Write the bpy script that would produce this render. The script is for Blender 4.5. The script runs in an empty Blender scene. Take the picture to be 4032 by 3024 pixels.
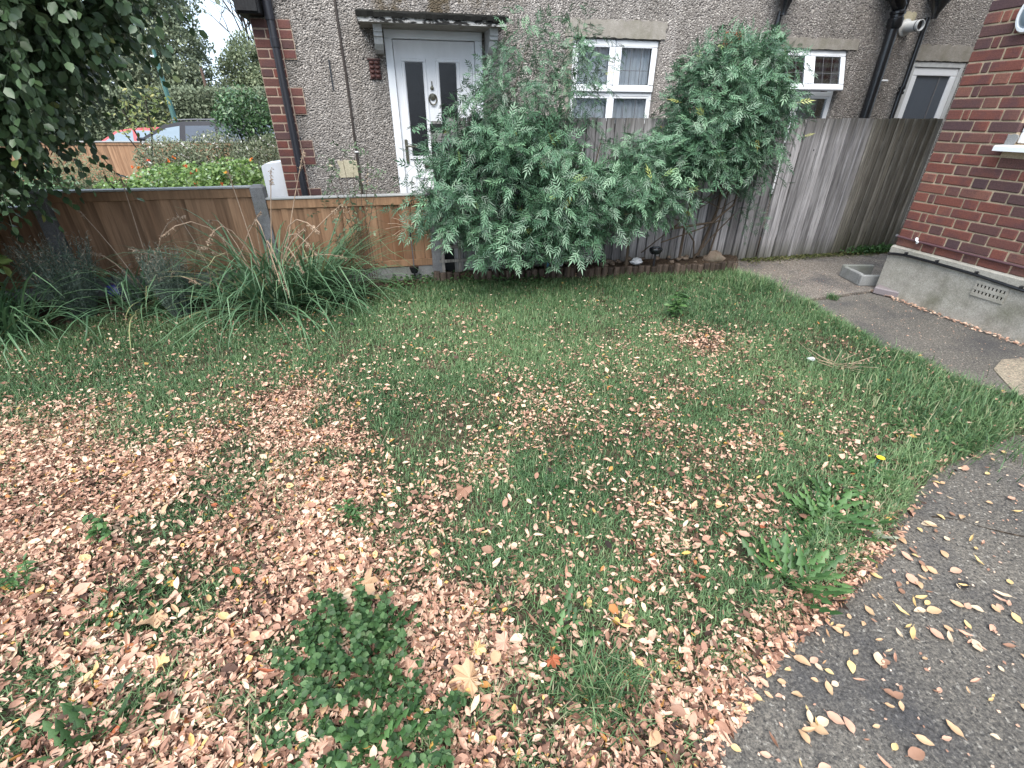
import bpy, bmesh, math, random
import numpy as np
from mathutils import Matrix, Vector

random.seed(7)
rng = np.random.default_rng(11)
PI = math.pi
scene = bpy.context.scene
col = scene.collection

# ------------------------------------------------------------------ camera, sky, sun, exposure
T = 0.2257                      # the neighbour's house and the fence line are turned by this angle
EYE = 1.43
cam_data = bpy.data.cameras.new('camera')
cam = bpy.data.objects.new('camera', cam_data)
col.objects.link(cam)
cam_data.sensor_width = 36.0
cam_data.lens = 1864.6 / 4032 * 36.0
cam_data.clip_start = 0.05
cam_data.clip_end = 600
cam.matrix_world = (Matrix.Translation((0, 0, EYE)) @ Matrix.Rotation(PI / 2 - 0.5173, 4, 'X')
                    @ Matrix.Rotation(0.003, 4, 'Z'))
scene.camera = cam

SUN_EL, SUN_AZ = math.radians(56), math.radians(190)
world = bpy.data.worlds.new('World')
scene.world = world
world.use_nodes = True
wn = world.node_tree
for n in list(wn.nodes):
    wn.nodes.remove(n)
w_out = wn.nodes.new('ShaderNodeOutputWorld')
w_bg = wn.nodes.new('ShaderNodeBackground')
w_sky = wn.nodes.new('ShaderNodeTexSky')
w_sky.sky_type = 'NISHITA'
w_sky.sun_disc = False
w_sky.sun_elevation = SUN_EL
w_sky.sun_rotation = SUN_AZ
w_sky.air_density = 1.0
w_sky.dust_density = 4.0
w_mix = wn.nodes.new('ShaderNodeMixRGB')            # overcast: an even pale cloud sheet over the blue
w_mix.inputs['Fac'].default_value = 0.72
w_mix.inputs['Color2'].default_value = (7.4, 9.0, 10.9, 1)
w_bg.inputs['Strength'].default_value = 0.06
wn.links.new(w_sky.outputs['Color'], w_mix.inputs['Color1'])
wn.links.new(w_mix.outputs['Color'], w_bg.inputs['Color'])
wn.links.new(w_bg.outputs['Background'], w_out.inputs['Surface'])

sun_data = bpy.data.lights.new('sun', 'SUN')
sun_data.energy = 1.5
sun_data.angle = math.radians(50)
sun_data.color = (1.0, 0.96, 0.9)
sun = bpy.data.objects.new('sun', sun_data)
col.objects.link(sun)
sun.rotation_euler = (PI / 2 - SUN_EL, 0, PI - SUN_AZ)

scene.view_settings.view_transform = 'Standard'
scene.view_settings.look = 'None'
scene.view_settings.exposure = 1.95
scene.view_settings.gamma = 1.0
scene.view_settings.use_curve_mapping = False
scene.cycles.max_bounces = 8
scene.cycles.transparent_max_bounces = 8

# ------------------------------------------------------------------ helpers: objects
def tag(o, label=None, cat=None, group=None, kind=None):
    if label: o['label'] = label
    if cat: o['category'] = cat
    if group: o['group'] = group
    if kind: o['kind'] = kind
    return o

def thing(name, label, cat, loc=(0, 0, 0), rotz=0.0, group=None):
    o = bpy.data.objects.new(name, None)
    col.objects.link(o)
    o.empty_display_size = 0.1
    o.location = loc
    o.rotation_euler = (0, 0, rotz)
    return tag(o, label, cat, group)

def link(name, me, parent=None, loc=None, rot=None):
    o = bpy.data.objects.new(name, me)
    col.objects.link(o)
    if parent is not None: o.parent = parent
    if loc is not None: o.location = loc
    if rot is not None: o.rotation_euler = rot
    return o

class MB:
    """collects simple shapes; build() links them as one mesh object"""
    def __init__(s): s.v = []; s.f = []; s.m = []; s.mi = 0
    def add(s, vs, fs):
        b = len(s.v)
        s.v += [tuple(p) for p in vs]
        for f in fs:
            s.f.append(tuple(i + b for i in f)); s.m.append(s.mi)
        return s
    def box(s, x0, x1, y0, y1, z0, z1, ch=0.0):
        x0, x1 = min(x0, x1), max(x0, x1); y0, y1 = min(y0, y1), max(y0, y1); z0, z1 = min(z0, z1), max(z0, z1)
        if ch <= 0:
            vs = [(x, y, z) for z in (z0, z1) for y in (y0, y1) for x in (x0, x1)]
            return s.add(vs, [(0, 2, 3, 1), (4, 5, 7, 6), (0, 1, 5, 4), (2, 6, 7, 3), (0, 4, 6, 2), (1, 3, 7, 5)])
        vs = []                                     # chamfered box, 24 verts
        ch = min(ch, (x1 - x0) * .45, (y1 - y0) * .45, (z1 - z0) * .45)
        def cv(ix, iy, iz):
            X, Y, Z = (x0, x1)[ix], (y0, y1)[iy], (z0, z1)[iz]
            dx, dy, dz = ch * (1 - 2 * ix), ch * (1 - 2 * iy), ch * (1 - 2 * iz)
            return [(X, Y + dy, Z + dz), (X + dx, Y, Z + dz), (X + dx, Y + dy, Z)]
        idx = {}
        for iz in (0, 1):
            for iy in (0, 1):
                for ix in (0, 1):
                    idx[(ix, iy, iz)] = len(vs); vs += cv(ix, iy, iz)
        I = lambda ix, iy, iz, k: idx[(ix, iy, iz)] + k
        fs = []
        for k in (0, 1):
            q = [I(k, 0, 0, 0), I(k, 1, 0, 0), I(k, 1, 1, 0), I(k, 0, 1, 0)]; fs.append(q if k else q[::-1])
            q = [I(0, k, 0, 1), I(1, k, 0, 1), I(1, k, 1, 1), I(0, k, 1, 1)]; fs.append(q[::-1] if k else q)
            q = [I(0, 0, k, 2), I(1, 0, k, 2), I(1, 1, k, 2), I(0, 1, k, 2)]; fs.append(q if k else q[::-1])
        for a in (0, 1):
            for b in (0, 1):
                fs.append([I(a, b, 0, 0), I(a, b, 1, 0), I(a, b, 1, 1), I(a, b, 0, 1)])
                fs.append([I(a, 0, b, 0), I(a, 1, b, 0), I(a, 1, b, 2), I(a, 0, b, 2)])
                fs.append([I(0, a, b, 1), I(1, a, b, 1), I(1, a, b, 2), I(0, a, b, 2)])
        for ix in (0, 1):
            for iy in (0, 1):
                for iz in (0, 1):
                    fs.append([I(ix, iy, iz, k) for k in range(3)])
        return s.add(vs, fs)
    def prism(s, prof, a0, a1, axis='x'):
        """closed 2-D profile swept along an axis; prof gives the other two coordinates in order"""
        n = len(prof)
        def mk(p, a):
            return {'x': (a, p[0], p[1]), 'y': (p[0], a, p[1]), 'z': (p[0], p[1], a)}[axis]
        vs = [mk(p, a0) for p in prof] + [mk(p, a1) for p in prof]
        fs = [tuple(range(n))[::-1], tuple(range(n, 2 * n))]
        for i in range(n):
            j = (i + 1) % n
            fs.append((i, j, n + j, n + i))
        return s.add(vs, fs)
    def tube(s, pts, r, n=8, cap=True):
        pts = [Vector(p) for p in pts]
        rs = r if hasattr(r, '__len__') else [r] * len(pts)
        rings = []
        for i, p in enumerate(pts):
            d = (pts[min(i + 1, len(pts) - 1)] - pts[max(i - 1, 0)]).normalized()
            ref = Vector((0, 0, 1)) if abs(d.z) < .9 else Vector((0, 1, 0))
            a = d.cross(ref).normalized(); b = d.cross(a)
            rings.append([p + (a * math.cos(2 * PI * k / n) + b * math.sin(2 * PI * k / n)) * rs[i] for k in range(n)])
        vs = [q for ring in rings for q in ring]
        fs = []
        for i in range(len(pts) - 1):
            for k in range(n):
                k2 = (k + 1) % n
                fs.append((i * n + k, i * n + k2, (i + 1) * n + k2, (i + 1) * n + k))
        if cap:
            fs.append(tuple(range(n))[::-1]); fs.append(tuple(range((len(pts) - 1) * n, len(pts) * n)))
        return s.add(vs, fs)
    def lathe(s, prof, n=16, mat=None):
        """prof: (radius, z) list round the z axis, then moved by mat"""
        M = mat or Matrix.Identity(4)
        vs = []; fs = []
        for r, z in prof:
            for k in range(n):
                vs.append(M @ Vector((r * math.cos(2 * PI * k / n), r * math.sin(2 * PI * k / n), z)))
        for i in range(len(prof) - 1):
            for k in range(n):
                k2 = (k + 1) % n
                fs.append((i * n + k, i * n + k2, (i + 1) * n + k2, (i + 1) * n + k))
        fs.append(tuple(range(n))[::-1]); fs.append(tuple(range((len(prof) - 1) * n, len(prof) * n)))
        return s.add(vs, fs)
    def rock(s, c, r, sq=(1, 1, .7), rnd=random):
        bm = bmesh.new(); bmesh.ops.create_icosphere(bm, subdivisions=2, radius=1)
        ph = [rnd.uniform(0, 6) for _ in range(6)]
        vs = []
        for v in bm.verts:
            p = v.co
            k = 1 + .18 * math.sin(3 * p.x + ph[0]) + .15 * math.sin(4 * p.y + ph[1]) + .12 * math.sin(5 * p.z + ph[2])
            vs.append((c[0] + p.x * r * sq[0] * k, c[1] + p.y * r * sq[1] * k, c[2] + p.z * r * sq[2] * k))
        fs = [tuple(v.index for v in f.verts) for f in bm.faces]
        bm.free()
        return s.add(vs, fs)
    def mesh(s, name, mats, smooth=False):
        me = bpy.data.meshes.new(name)
        me.from_pydata(s.v, [], s.f)
        for m in (mats if isinstance(mats, (list, tuple)) else [mats]): me.materials.append(m)
        me.polygons.foreach_set('material_index', s.m)
        bm = bmesh.new(); bm.from_mesh(me)
        bmesh.ops.recalc_face_normals(bm, faces=bm.faces)
        bm.to_mesh(me); bm.free()
        if smooth:
            me.polygons.foreach_set('use_smooth', [True] * len(me.polygons))
            me.set_sharp_from_angle(angle=math.radians(40))
        me.update()
        return me
    def build(s, name, mats, parent=None, smooth=False, loc=None, rot=None):
        return link(name, s.mesh(name, mats, smooth), parent, loc, rot)

def np_mesh(name, V, F_sizes, loops, mat, attrs=None, smooth=False):
    me = bpy.data.meshes.new(name)
    V = np.ascontiguousarray(V, dtype=np.float32)
    me.vertices.add(len(V)); me.vertices.foreach_set('co', V.ravel())
    loops = np.ascontiguousarray(loops, dtype=np.int32)
    me.loops.add(len(loops)); me.loops.foreach_set('vertex_index', loops)
    F_sizes = np.asarray(F_sizes, dtype=np.int32)
    starts = np.concatenate([[0], np.cumsum(F_sizes)[:-1]]).astype(np.int32)
    me.polygons.add(len(F_sizes)); me.polygons.foreach_set('loop_start', starts)
    me.update(calc_edges=True)
    if smooth: me.polygons.foreach_set('use_smooth', np.ones(len(F_sizes), dtype=bool))
    for k, a in (attrs or {}).items():
        at = me.attributes.new(k, 'FLOAT', 'POINT')
        at.data.foreach_set('value', np.ascontiguousarray(a, dtype=np.float32))
    for m in (mat if isinstance(mat, (list, tuple)) else [mat]): me.materials.append(m)
    me.update()
    return me

def norm(a): return a / np.maximum(np.linalg.norm(a, axis=-1, keepdims=True), 1e-9)

def scatter(name, P, A, N, L, W, rnd, tmpl, mat, smooth=False, extra=None):
    """copies of a leaf template: P base, A axis, N rough normal, L length, W width"""
    tv, tf = tmpl
    tv = np.array(tv, float)
    A = norm(A); S = norm(np.cross(A, N)); U = np.cross(S, A)
    n, k = len(P), len(tv)
    V = (P[:, None, :] + A[:, None, :] * (tv[None, :, 0] * L[:, None])[..., None]
         + S[:, None, :] * (tv[None, :, 1] * W[:, None])[..., None]
         + U[:, None, :] * (tv[None, :, 2] * L[:, None])[..., None]).reshape(-1, 3)
    fl = np.concatenate([np.array(f) for f in tf]); fs = np.array([len(f) for f in tf])
    loops = (fl[None, :] + (np.arange(n) * k)[:, None]).ravel()
    sizes = np.tile(fs, n)
    at = {'rnd': np.repeat(rnd, k)}
    if extra:
        V0 = len(V); ev, efs, el, er = extra
        V = np.concatenate([V, ev]); loops = np.concatenate([loops, el + V0]); sizes = np.concatenate([sizes, efs])
        at['rnd'] = np.concatenate([at['rnd'], er])
    return np_mesh(name, V, sizes, loops, mat, at, smooth)

def sticks(P0, P1, r0, r1, rnd=0.0, mid=None):
    """three-sided thin stems from P0 to P1 as raw arrays (for scatter's extra)"""
    d = norm(P1 - P0)
    ref = np.where(np.abs(d[:, 2:3]) < .9, np.array([[0, 0, 1.]]), np.array([[1., 0, 0]]))
    a = norm(np.cross(d, ref)); b = np.cross(d, a)
    n = len(P0); V = np.zeros((n, 6, 3))
    for k in range(3):
        o = a * math.cos(2 * PI * k / 3) + b * math.sin(2 * PI * k / 3)
        V[:, k] = P0 + o * r0; V[:, 3 + k] = P1 + o * r1
    q = np.array([0, 1, 4, 3, 1, 2, 5, 4, 2, 0, 3, 5])
    loops = (q[None] + (np.arange(n) * 6)[:, None]).ravel()
    return V.reshape(-1, 3), np.full(n * 3, 4), loops, np.full(n * 6, rnd, float)

OVAL = ([(0, 0, 0), (.3, .42, .07), (.3, -.42, .07), (.68, .38, .05), (.68, -.38, .05), (1, 0, -.06), (.36, 0, 0), (.7, 0, -.03)],
        [(0, 6, 1), (0, 2, 6), (6, 7, 3, 1), (6, 2, 4, 7), (7, 5, 3), (7, 4, 5)])
CURL = ([(0, 0, .1), (.3, .46, .22), (.3, -.46, .2), (.68, .4, .2), (.68, -.4, .16), (1, 0, .14), (.36, 0, .02), (.7, 0, .02)],
        [(0, 6, 1), (0, 2, 6), (6, 7, 3, 1), (6, 2, 4, 7), (7, 5, 3), (7, 4, 5)])
CU4 = ([(0, 0, .16), (.4, .46, .24), (.42, -.46, .2), (1, 0, .2), (.5, .05, .0)], [(0, 4, 1), (0, 2, 4), (4, 3, 1), (4, 2, 3)])
OV4 = ([(0, 0, 0), (.42, .46, .06), (.42, -.46, .06), (1, 0, -.05), (.5, 0, 0)], [(0, 4, 1), (0, 2, 4), (4, 3, 1), (4, 2, 3)])
DIAM = ([(0, 0, 0), (.45, .5, .06), (1, 0, -.04), (.45, -.5, .06)], [(0, 2, 1), (0, 3, 2)])
def pinnate():
    v, f = [], []
    def leaflet(x, y, ang, l, w, z=0):
        b = len(v); c, s = math.cos(ang), math.sin(ang)
        for (a, q) in ((0, 0), (.42, .5), (1, 0), (.42, -.5)):
            v.append((x + c * a * l - s * q * w, y + s * a * l + c * q * w, z - .1 * a * l + (.03 if q else 0)))
        f.append((b, b + 2, b + 1)); f.append((b, b + 3, b + 2))
    for i, (x, l) in enumerate(((.2, .34), (.38, .36), (.55, .34))):
        for sg in (1, -1): leaflet(x, 0, sg * .78, l, .085)
    leaflet(.58, 0, 0, .5, .10, -.02)
    b = len(v); v.extend([(0, .012, 0), (0, -.012, 0), (.62, 0, -.02)]); f.append((b, b + 1, b + 2))
    return v, f
PINN = pinnate()
def lobed():
    """dandelion leaf outline, toothed, arching"""
    v, f = [], []
    xs = [0, .15, .22, .34, .40, .54, .6, .74, .8, .92, 1.0]
    ws = [.05, .07, .26, .08, .36, .10, .46, .12, .40, .18, 0.0]
    for x, w in zip(xs, ws):
        z = .28 * math.sin(x * 1.9) * x
        v.extend([(x - (.03 if w > .28 else 0), w, z + .02), (x, 0, z), (x - (.03 if w > .28 else 0), -w, z + .02)])
    for i in range(len(xs) - 1):
        a, b = 3 * i, 3 * i + 3
        f.append((a, a + 1, b + 1, b)); f.append((a + 1, a + 2, b + 2, b + 1))
    return v, f
LOBED = lobed()

def unit(n):
    d = rng.normal(size=(n, 3)); return norm(d)

def in_ellipsoids(n, ells, shell=.0):
    vol = np.array([e[3] * e[4] * e[5] * (e[6] if len(e) > 6 else 1) for e in ells]); vol = vol / vol.sum()
    k = rng.choice(len(ells), n, p=vol)
    E = np.array([e[:6] for e in ells])[k]
    d = unit(n); r = (shell ** 3 + (1 - shell ** 3) * rng.random(n)) ** (1 / 3)
    return E[:, :3] + d * r[:, None] * E[:, 3:6], d * r[:, None], k

def vnoise(x, y, seed=0, s=1.0):
    """smooth value noise 0..1"""
    x = np.asarray(x) * s; y = np.asarray(y) * s
    g = np.random.default_rng(seed).random((64, 64))
    xi = np.floor(x).astype(int); yi = np.floor(y).astype(int)
    fx = x - xi; fy = y - yi; fx = fx * fx * (3 - 2 * fx); fy = fy * fy * (3 - 2 * fy)
    q = lambda a, b: g[a % 64, b % 64]
    return (q(xi, yi) * (1 - fx) * (1 - fy) + q(xi + 1, yi) * fx * (1 - fy) + q(xi, yi + 1) * (1 - fx) * fy + q(xi + 1, yi + 1) * fx * fy)
def sstep(a, b, x):
    t = np.clip((x - a) / (b - a), 0, 1); return t * t * (3 - 2 * t)

# ------------------------------------------------------------------ helpers: materials
class NT:
    def __init__(s, name):
        s.m = bpy.data.materials.new(name); s.m.use_nodes = True
        s.t = s.m.node_tree; s.b = s.t.nodes['Principled BSDF']; s.out = s.t.nodes['Material Output']
    def n(s, kind, **kw):
        nd = s.t.nodes.new(kind)
        for k, v in kw.items():
            if hasattr(nd, k): setattr(nd, k, v)
            else: nd.inputs[k].default_value = v
        return nd
    def l(s, a, b): s.t.links.new(a, b)
    def ramp(s, fac, stops, interp='LINEAR'):
        r = s.n('ShaderNodeValToRGB'); r.color_ramp.interpolation = interp
        e = r.color_ramp.elements
        while len(e) < len(stops): e.new(0.5)
        for i, (p, c) in enumerate(stops):
            e[i].position = p; e[i].color = (*c, 1) if len(c) == 3 else c
        s.l(fac, r.inputs['Fac']); return r.outputs['Color']
    def coords(s, scale=(1, 1, 1), kind='Object'):
        tc = s.n('ShaderNodeTexCoord'); mp = s.n('ShaderNodeMapping'); mp.inputs['Scale'].default_value = scale
        s.l(tc.outputs[kind], mp.inputs['Vector']); return mp.outputs['Vector']
    def noise(s, scale, detail=4, rough=.6, vec=None, dist=0):
        nd = s.n('ShaderNodeTexNoise'); nd.inputs['Scale'].default_value = scale; nd.inputs['Detail'].default_value = detail
        nd.inputs['Roughness'].default_value = rough; nd.inputs['Distortion'].default_value = dist
        if vec is not None: s.l(vec, nd.inputs['Vector'])
        return nd.outputs['Fac']
    def voro(s, scale, vec=None, feature='F1'):
        nd = s.n('ShaderNodeTexVoronoi', feature=feature); nd.inputs['Scale'].default_value = scale
        if vec is not None: s.l(vec, nd.inputs['Vector'])
        return nd
    def mix(s, fac, a, b, mode='MIX'):
        m = s.n('ShaderNodeMixRGB', blend_type=mode)
        for sock, v in ((m.inputs['Fac'], fac), (m.inputs['Color1'], a), (m.inputs['Color2'], b)):
            if isinstance(v, bpy.types.NodeSocket): s.l(v, sock)
            elif isinstance(v, (int, float)): sock.default_value = v
            else: sock.default_value = (*v, 1)
        return m.outputs['Color']
    def math(s, op, a, b=None):
        m = s.n('ShaderNodeMath', operation=op)
        for i, v in enumerate((a, b)):
            if v is None: continue
            if isinstance(v, bpy.types.NodeSocket): s.l(v, m.inputs[i])
            else: m.inputs[i].default_value = v
        return m.outputs[0]
    def bump(s, h, strength=.4, dist=.01):
        b = s.n('ShaderNodeBump'); b.inputs['Strength'].default_value = strength; b.inputs['Distance'].default_value = dist
        s.l(h, b.inputs['Height']); s.l(b.outputs['Normal'], s.b.inputs['Normal'])
    def done(s, color=None, rough=.6, spec=.4):
        if color is not None:
            if isinstance(color, bpy.types.NodeSocket): s.l(color, s.b.inputs['Base Color'])
            else: s.b.inputs['Base Color'].default_value = (*color, 1)
        if isinstance(rough, bpy.types.NodeSocket): s.l(rough, s.b.inputs['Roughness'])
        else: s.b.inputs['Roughness'].default_value = rough
        s.b.inputs['Specular IOR Level'].default_value = spec
        return s.m
    def objrand(s):
        return s.n('ShaderNodeObjectInfo').outputs['Random']

def leaf_mat(name, stops, rough=.5, spec=.4, transl=.25, interp='LINEAR', dirt=0.0):
    k = NT(name)
    a = k.n('ShaderNodeAttribute', attribute_name='rnd')
    c = k.ramp(a.outputs['Fac'], stops, interp)
    nz = k.noise(55, 2)
    c = k.mix(.35, c, k.mix(1.0, c, k.ramp(nz, [(.3, (.55, .55, .55)), (.7, (1.25, 1.25, 1.25))]), 'MULTIPLY'))
    k.done(c, rough, spec)
    if transl > 0:
        tr = k.n('ShaderNodeBsdfTranslucent'); k.l(c, tr.inputs['Color'])
        mx = k.n('ShaderNodeMixShader'); mx.inputs['Fac'].default_value = transl
        k.l(k.b.outputs['BSDF'], mx.inputs[1]); k.l(tr.outputs['BSDF'], mx.inputs[2]); k.l(mx.outputs['Shader'], k.out.inputs['Surface'])
    return k.m

def plain(name, c, rough=.5, spec=.4, var=.12, scale=14, bump=.0, metal=0.0):
    k = NT(name)
    nz = k.noise(scale, 4)
    cc = k.mix(1.0, c, k.ramp(nz, [(.25, (1 - var * 2,) * 3), (.75, (1 + var,) * 3)]), 'MULTIPLY')
    if bump: k.bump(k.noise(scale * 6, 3), bump, .004)
    k.b.inputs['Metallic'].default_value = metal
    return k.done(cc, rough, spec)
# ------------------------------------------------------------------ materials
M = {}
def m_pebble():
    k = NT('pebbledash'); v = k.coords()
    wob = k.noise(30, 2, vec=v)
    vm = k.n('ShaderNodeMixRGB', blend_type='ADD'); vm.inputs['Fac'].default_value = .012; k.l(v, vm.inputs['Color1']); k.l(wob, vm.inputs['Color2'])
    vo = k.voro(72, vm.outputs['Color'])
    sep = k.n('ShaderNodeSeparateColor'); k.l(vo.outputs['Color'], sep.inputs['Color'])
    stone = k.ramp(sep.outputs['Red'], [(0, (.06, .056, .056)), (.10, (.13, .12, .115)), (.2, (.23, .213, .2)), (.45, (.305, .287, .272)), (.74, (.405, .387, .373)), (.84, (.64, .61, .58)), (1, (.8, .78, .75))], 'CONSTANT')
    mort = k.ramp(k.noise(9, 5, vec=v), [(.3, (.245, .23, .218)), (.7, (.325, .31, .30))])
    d = k.ramp(vo.outputs['Distance'], [(.42, (1, 1, 1)), (.62, (0, 0, 0))])
    c = k.mix(d, mort, stone)
    bare = k.ramp(k.noise(1.7, 5, .62, vec=v), [(.5, (0, 0, 0)), (.64, (1, 1, 1))])      # places where the dash has worn off
    c = k.mix(k.math('MULTIPLY', bare, .55), c, mort)
    # rain stain and algae over the door hood
    tc = k.n('ShaderNodeTexCoord'); sx = k.n('ShaderNodeSeparateXYZ'); k.l(tc.outputs['Object'], sx.inputs['Vector'])
    zx = k.math('SUBTRACT', 1.0, k.math('MULTIPLY', k.math('ABSOLUTE', k.math('SUBTRACT', sx.outputs['X'], 1.65)), 1.0))
    zz = k.math('SUBTRACT', 1.0, k.math('MULTIPLY', k.math('ABSOLUTE', k.math('SUBTRACT', sx.outputs['Z'], 2.42)), 2.6))
    st = k.math('MULTIPLY', k.math('MAXIMUM', zx, 0.0), k.math('MAXIMUM', zz, 0.0))
    st = k.math('MULTIPLY', st, k.ramp(k.noise(5, 5, vec=v), [(.42, (0, 0, 0)), (.62, (1, 1, 1))]))
    c = k.mix(k.math('MINIMUM', k.math('MULTIPLY', st, 2.2), .85), c, (.10, .075, .04))
    c = k.mix(1.0, c, k.ramp(k.noise(.8, 4, vec=v), [(.3, (.86, .84, .82)), (.7, (1.08, 1.06, 1.04))]), 'MULTIPLY')
    c = k.mix(1.0, c, k.ramp(k.noise(1.0, 5, .65, vec=k.coords((4.5, 4.5, .35))), [(.35, (.78, .77, .75)), (.6, (1.04, 1.03, 1.02))]), 'MULTIPLY')
    k.bump(vo.outputs['Distance'], 1.0, -.016)
    return k.done(c, .85, .25)
M['pebble'] = m_pebble()
def m_render(name, c0, c1, moss=None, sc=14, bump=.5):
    k = NT(name); v = k.coords()
    c = k.ramp(k.noise(sc, 6, .7, vec=v), [(.3, c0), (.7, c1)])
    if moss:
        c = k.mix(k.ramp(k.noise(3.1, 5, .65, vec=v), [(.5, (0, 0, 0)), (.72, (.8, .8, .8))]), c, moss)
    sp = k.noise(160, 2, .7, vec=v)
    c = k.mix(1.0, c, k.ramp(sp, [(.3, (.72, .72, .72)), (.7, (1.2, 1.2, 1.2))]), 'MULTIPLY')
    k.bump(k.noise(120, 4, .7, vec=v), bump, .006)
    return k.done(c, .9, .2)
def m_hoodside():
    k = NT('painted_hood_edge'); v = k.coords((9, 9, 22))
    c = k.mix(k.ramp(k.noise(1.0, 6, .7, vec=v), [(.47, (0, 0, 0)), (.55, (1, 1, 1))]), (.012, .012, .011), (.5, .495, .48))
    return k.done(c, .75, .3)
M['band'] = m_render('cement_band', (.25, .228, .195), (.36, .335, .30), (.19, .178, .13))
M['patch'] = m_render('cement_patch', (.42, .38, .27), (.55, .5, .37), None, 8)
M['plinth'] = m_render('plinth_render', (.27, .25, .215), (.45, .425, .375), (.17, .165, .12), 5)
M['concrete'] = m_render('grey_concrete', (.19, .19, .185), (.30, .30, .29), (.14, .15, .11), 7)
M['post'] = m_render('post_concrete', (.15, .15, .155), (.23, .23, .235), (.11, .12, .09), 9)
M['mortar'] = m_render('mortar', (.40, .31, .21), (.56, .45, .32), (.26, .22, .16), 11)
M['mortar_old'] = m_render('old_mortar', (.36, .27, .21), (.48, .38, .3), None, 11)
M['hoodside'] = m_hoodside()
M['hoodtop'] = m_render('lead_hood', (.004, .004, .004), (.014, .014, .012), (.014, .018, .008), 9)
M['soffit'] = m_render('hood_soffit', (.28, .26, .23), (.42, .4, .36), (.12, .11, .08), 5, .2)

def m_brick(name, stops):
    k = NT(name); v = k.coords()
    c = k.ramp(k.objrand(), stops)
    oi = k.n('ShaderNodeObjectInfo'); ad = k.n('ShaderNodeVectorMath', operation='ADD'); k.l(v, ad.inputs[0]); k.l(oi.outputs['Location'], ad.inputs[1])
    n1 = k.noise(9, 4, .6, vec=ad.outputs[0])
    c = k.mix(k.ramp(n1, [(.45, (0, 0, 0)), (.75, (.75, .75, .75))]), c, (.085, .05, .058))
    c = k.mix(1.0, c, k.ramp(k.noise(130, 3, .7, vec=v), [(.3, (.6, .6, .6)), (.7, (1.3, 1.3, 1.3))]), 'MULTIPLY')
    c = k.mix(k.ramp(k.noise(34, 4, .7, vec=ad.outputs[0]), [(.62, (0, 0, 0)), (.74, (.6, .6, .6))]), c, (.03, .024, .024))
    k.bump(k.noise(140, 4, .75, vec=v), .45, .004)
    return k.done(c, .82, .3)
M['brick'] = m_brick('red_brick', [(0, (.085, .052, .056)), (.2, (.115, .06, .056)), (.42, (.17, .066, .053)), (.68, (.205, .072, .054)), (.85, (.225, .10, .075)), (1, (.13, .065, .058))])
M['quoin'] = m_brick('quoin_brick', [(0, (.105, .056, .05)), (.4, (.145, .062, .052)), (.75, (.185, .066, .052)), (1, (.12, .075, .068))])
def m_brickwall():
    k = NT('brickwork_far'); v = k.coords((1, 1, 1))
    mp = k.n('ShaderNodeMapping'); mp.inputs['Rotation'].default_value = (PI / 2, 0, 0); k.l(v, mp.inputs['Vector'])
    b = k.n('ShaderNodeTexBrick'); k.l(mp.outputs['Vector'], b.inputs['Vector'])
    b.inputs['Scale'].default_value = 1; b.inputs['Brick Width'].default_value = .225; b.inputs['Row Height'].default_value = .075; b.inputs['Mortar Size'].default_value = .006
    b.inputs['Color1'].default_value = (.25, .08, .06, 1); b.inputs['Color2'].default_value = (.14, .07, .065, 1); b.inputs['Mortar'].default_value = (.55, .45, .32, 1)
    return k.done(b.outputs['Color'], .85, .3)
M['brickwork'] = m_brickwall()

def m_wood(name, dark, light, knots=(.05, .03, .02), topdark=None, rough=.75, stain=None, per=.35, low=None, gs=20, g2c=.55):
    k = NT(name); v = k.coords((gs, gs, gs * .06))
    oi = k.n('ShaderNodeObjectInfo'); ad = k.n('ShaderNodeVectorMath', operation='ADD')
    sc = k.n('ShaderNodeVectorMath', operation='SCALE'); k.l(oi.outputs['Location'], sc.inputs[0]); sc.inputs['Scale'].default_value = 31.7
    k.l(v, ad.inputs[0]); k.l(sc.outputs[0], ad.inputs[1]); vv = ad.outputs[0]
    g = k.noise(1.0, 6, .7, vec=vv, dist=.6)
    c = k.ramp(g, [(.25, dark), (.7, light)])
    g2 = k.noise(3.5, 3, .6, vec=vv)
    c = k.mix(1.0, c, k.ramp(g2, [(.35, (g2c,) * 3), (.6, (1.1, 1.1, 1.1))]), 'MULTIPLY')
    c = k.mix(1.0, c, k.ramp(oi.outputs['Random'], [(0, (1 - per,) * 3), (1, (1 + per * .7,) * 3)]), 'MULTIPLY')
    if stain:
        k2 = k.noise(.35, 4, .6, vec=vv)
        c = k.mix(k.ramp(k2, [(.55, (0, 0, 0)), (.75, (.85, .85, .85))]), c, stain)
    tc = k.n('ShaderNodeTexCoord'); sx = k.n('ShaderNodeSeparateXYZ'); k.l(tc.outputs['Object'], sx.inputs['Vector'])
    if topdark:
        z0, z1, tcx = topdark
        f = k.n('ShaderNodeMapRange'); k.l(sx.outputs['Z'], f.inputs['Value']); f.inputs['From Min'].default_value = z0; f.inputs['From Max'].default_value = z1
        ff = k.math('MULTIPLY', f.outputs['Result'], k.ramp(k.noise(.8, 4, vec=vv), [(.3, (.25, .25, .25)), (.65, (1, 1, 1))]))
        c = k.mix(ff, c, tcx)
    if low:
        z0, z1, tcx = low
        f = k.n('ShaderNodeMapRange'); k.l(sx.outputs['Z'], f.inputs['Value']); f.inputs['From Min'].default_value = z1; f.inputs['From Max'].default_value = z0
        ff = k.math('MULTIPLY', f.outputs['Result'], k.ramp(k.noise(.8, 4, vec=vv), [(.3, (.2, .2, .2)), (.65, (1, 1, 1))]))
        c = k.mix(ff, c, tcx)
    k.bump(g2, .5, .004)
    return k.done(c, rough, .25)
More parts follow.
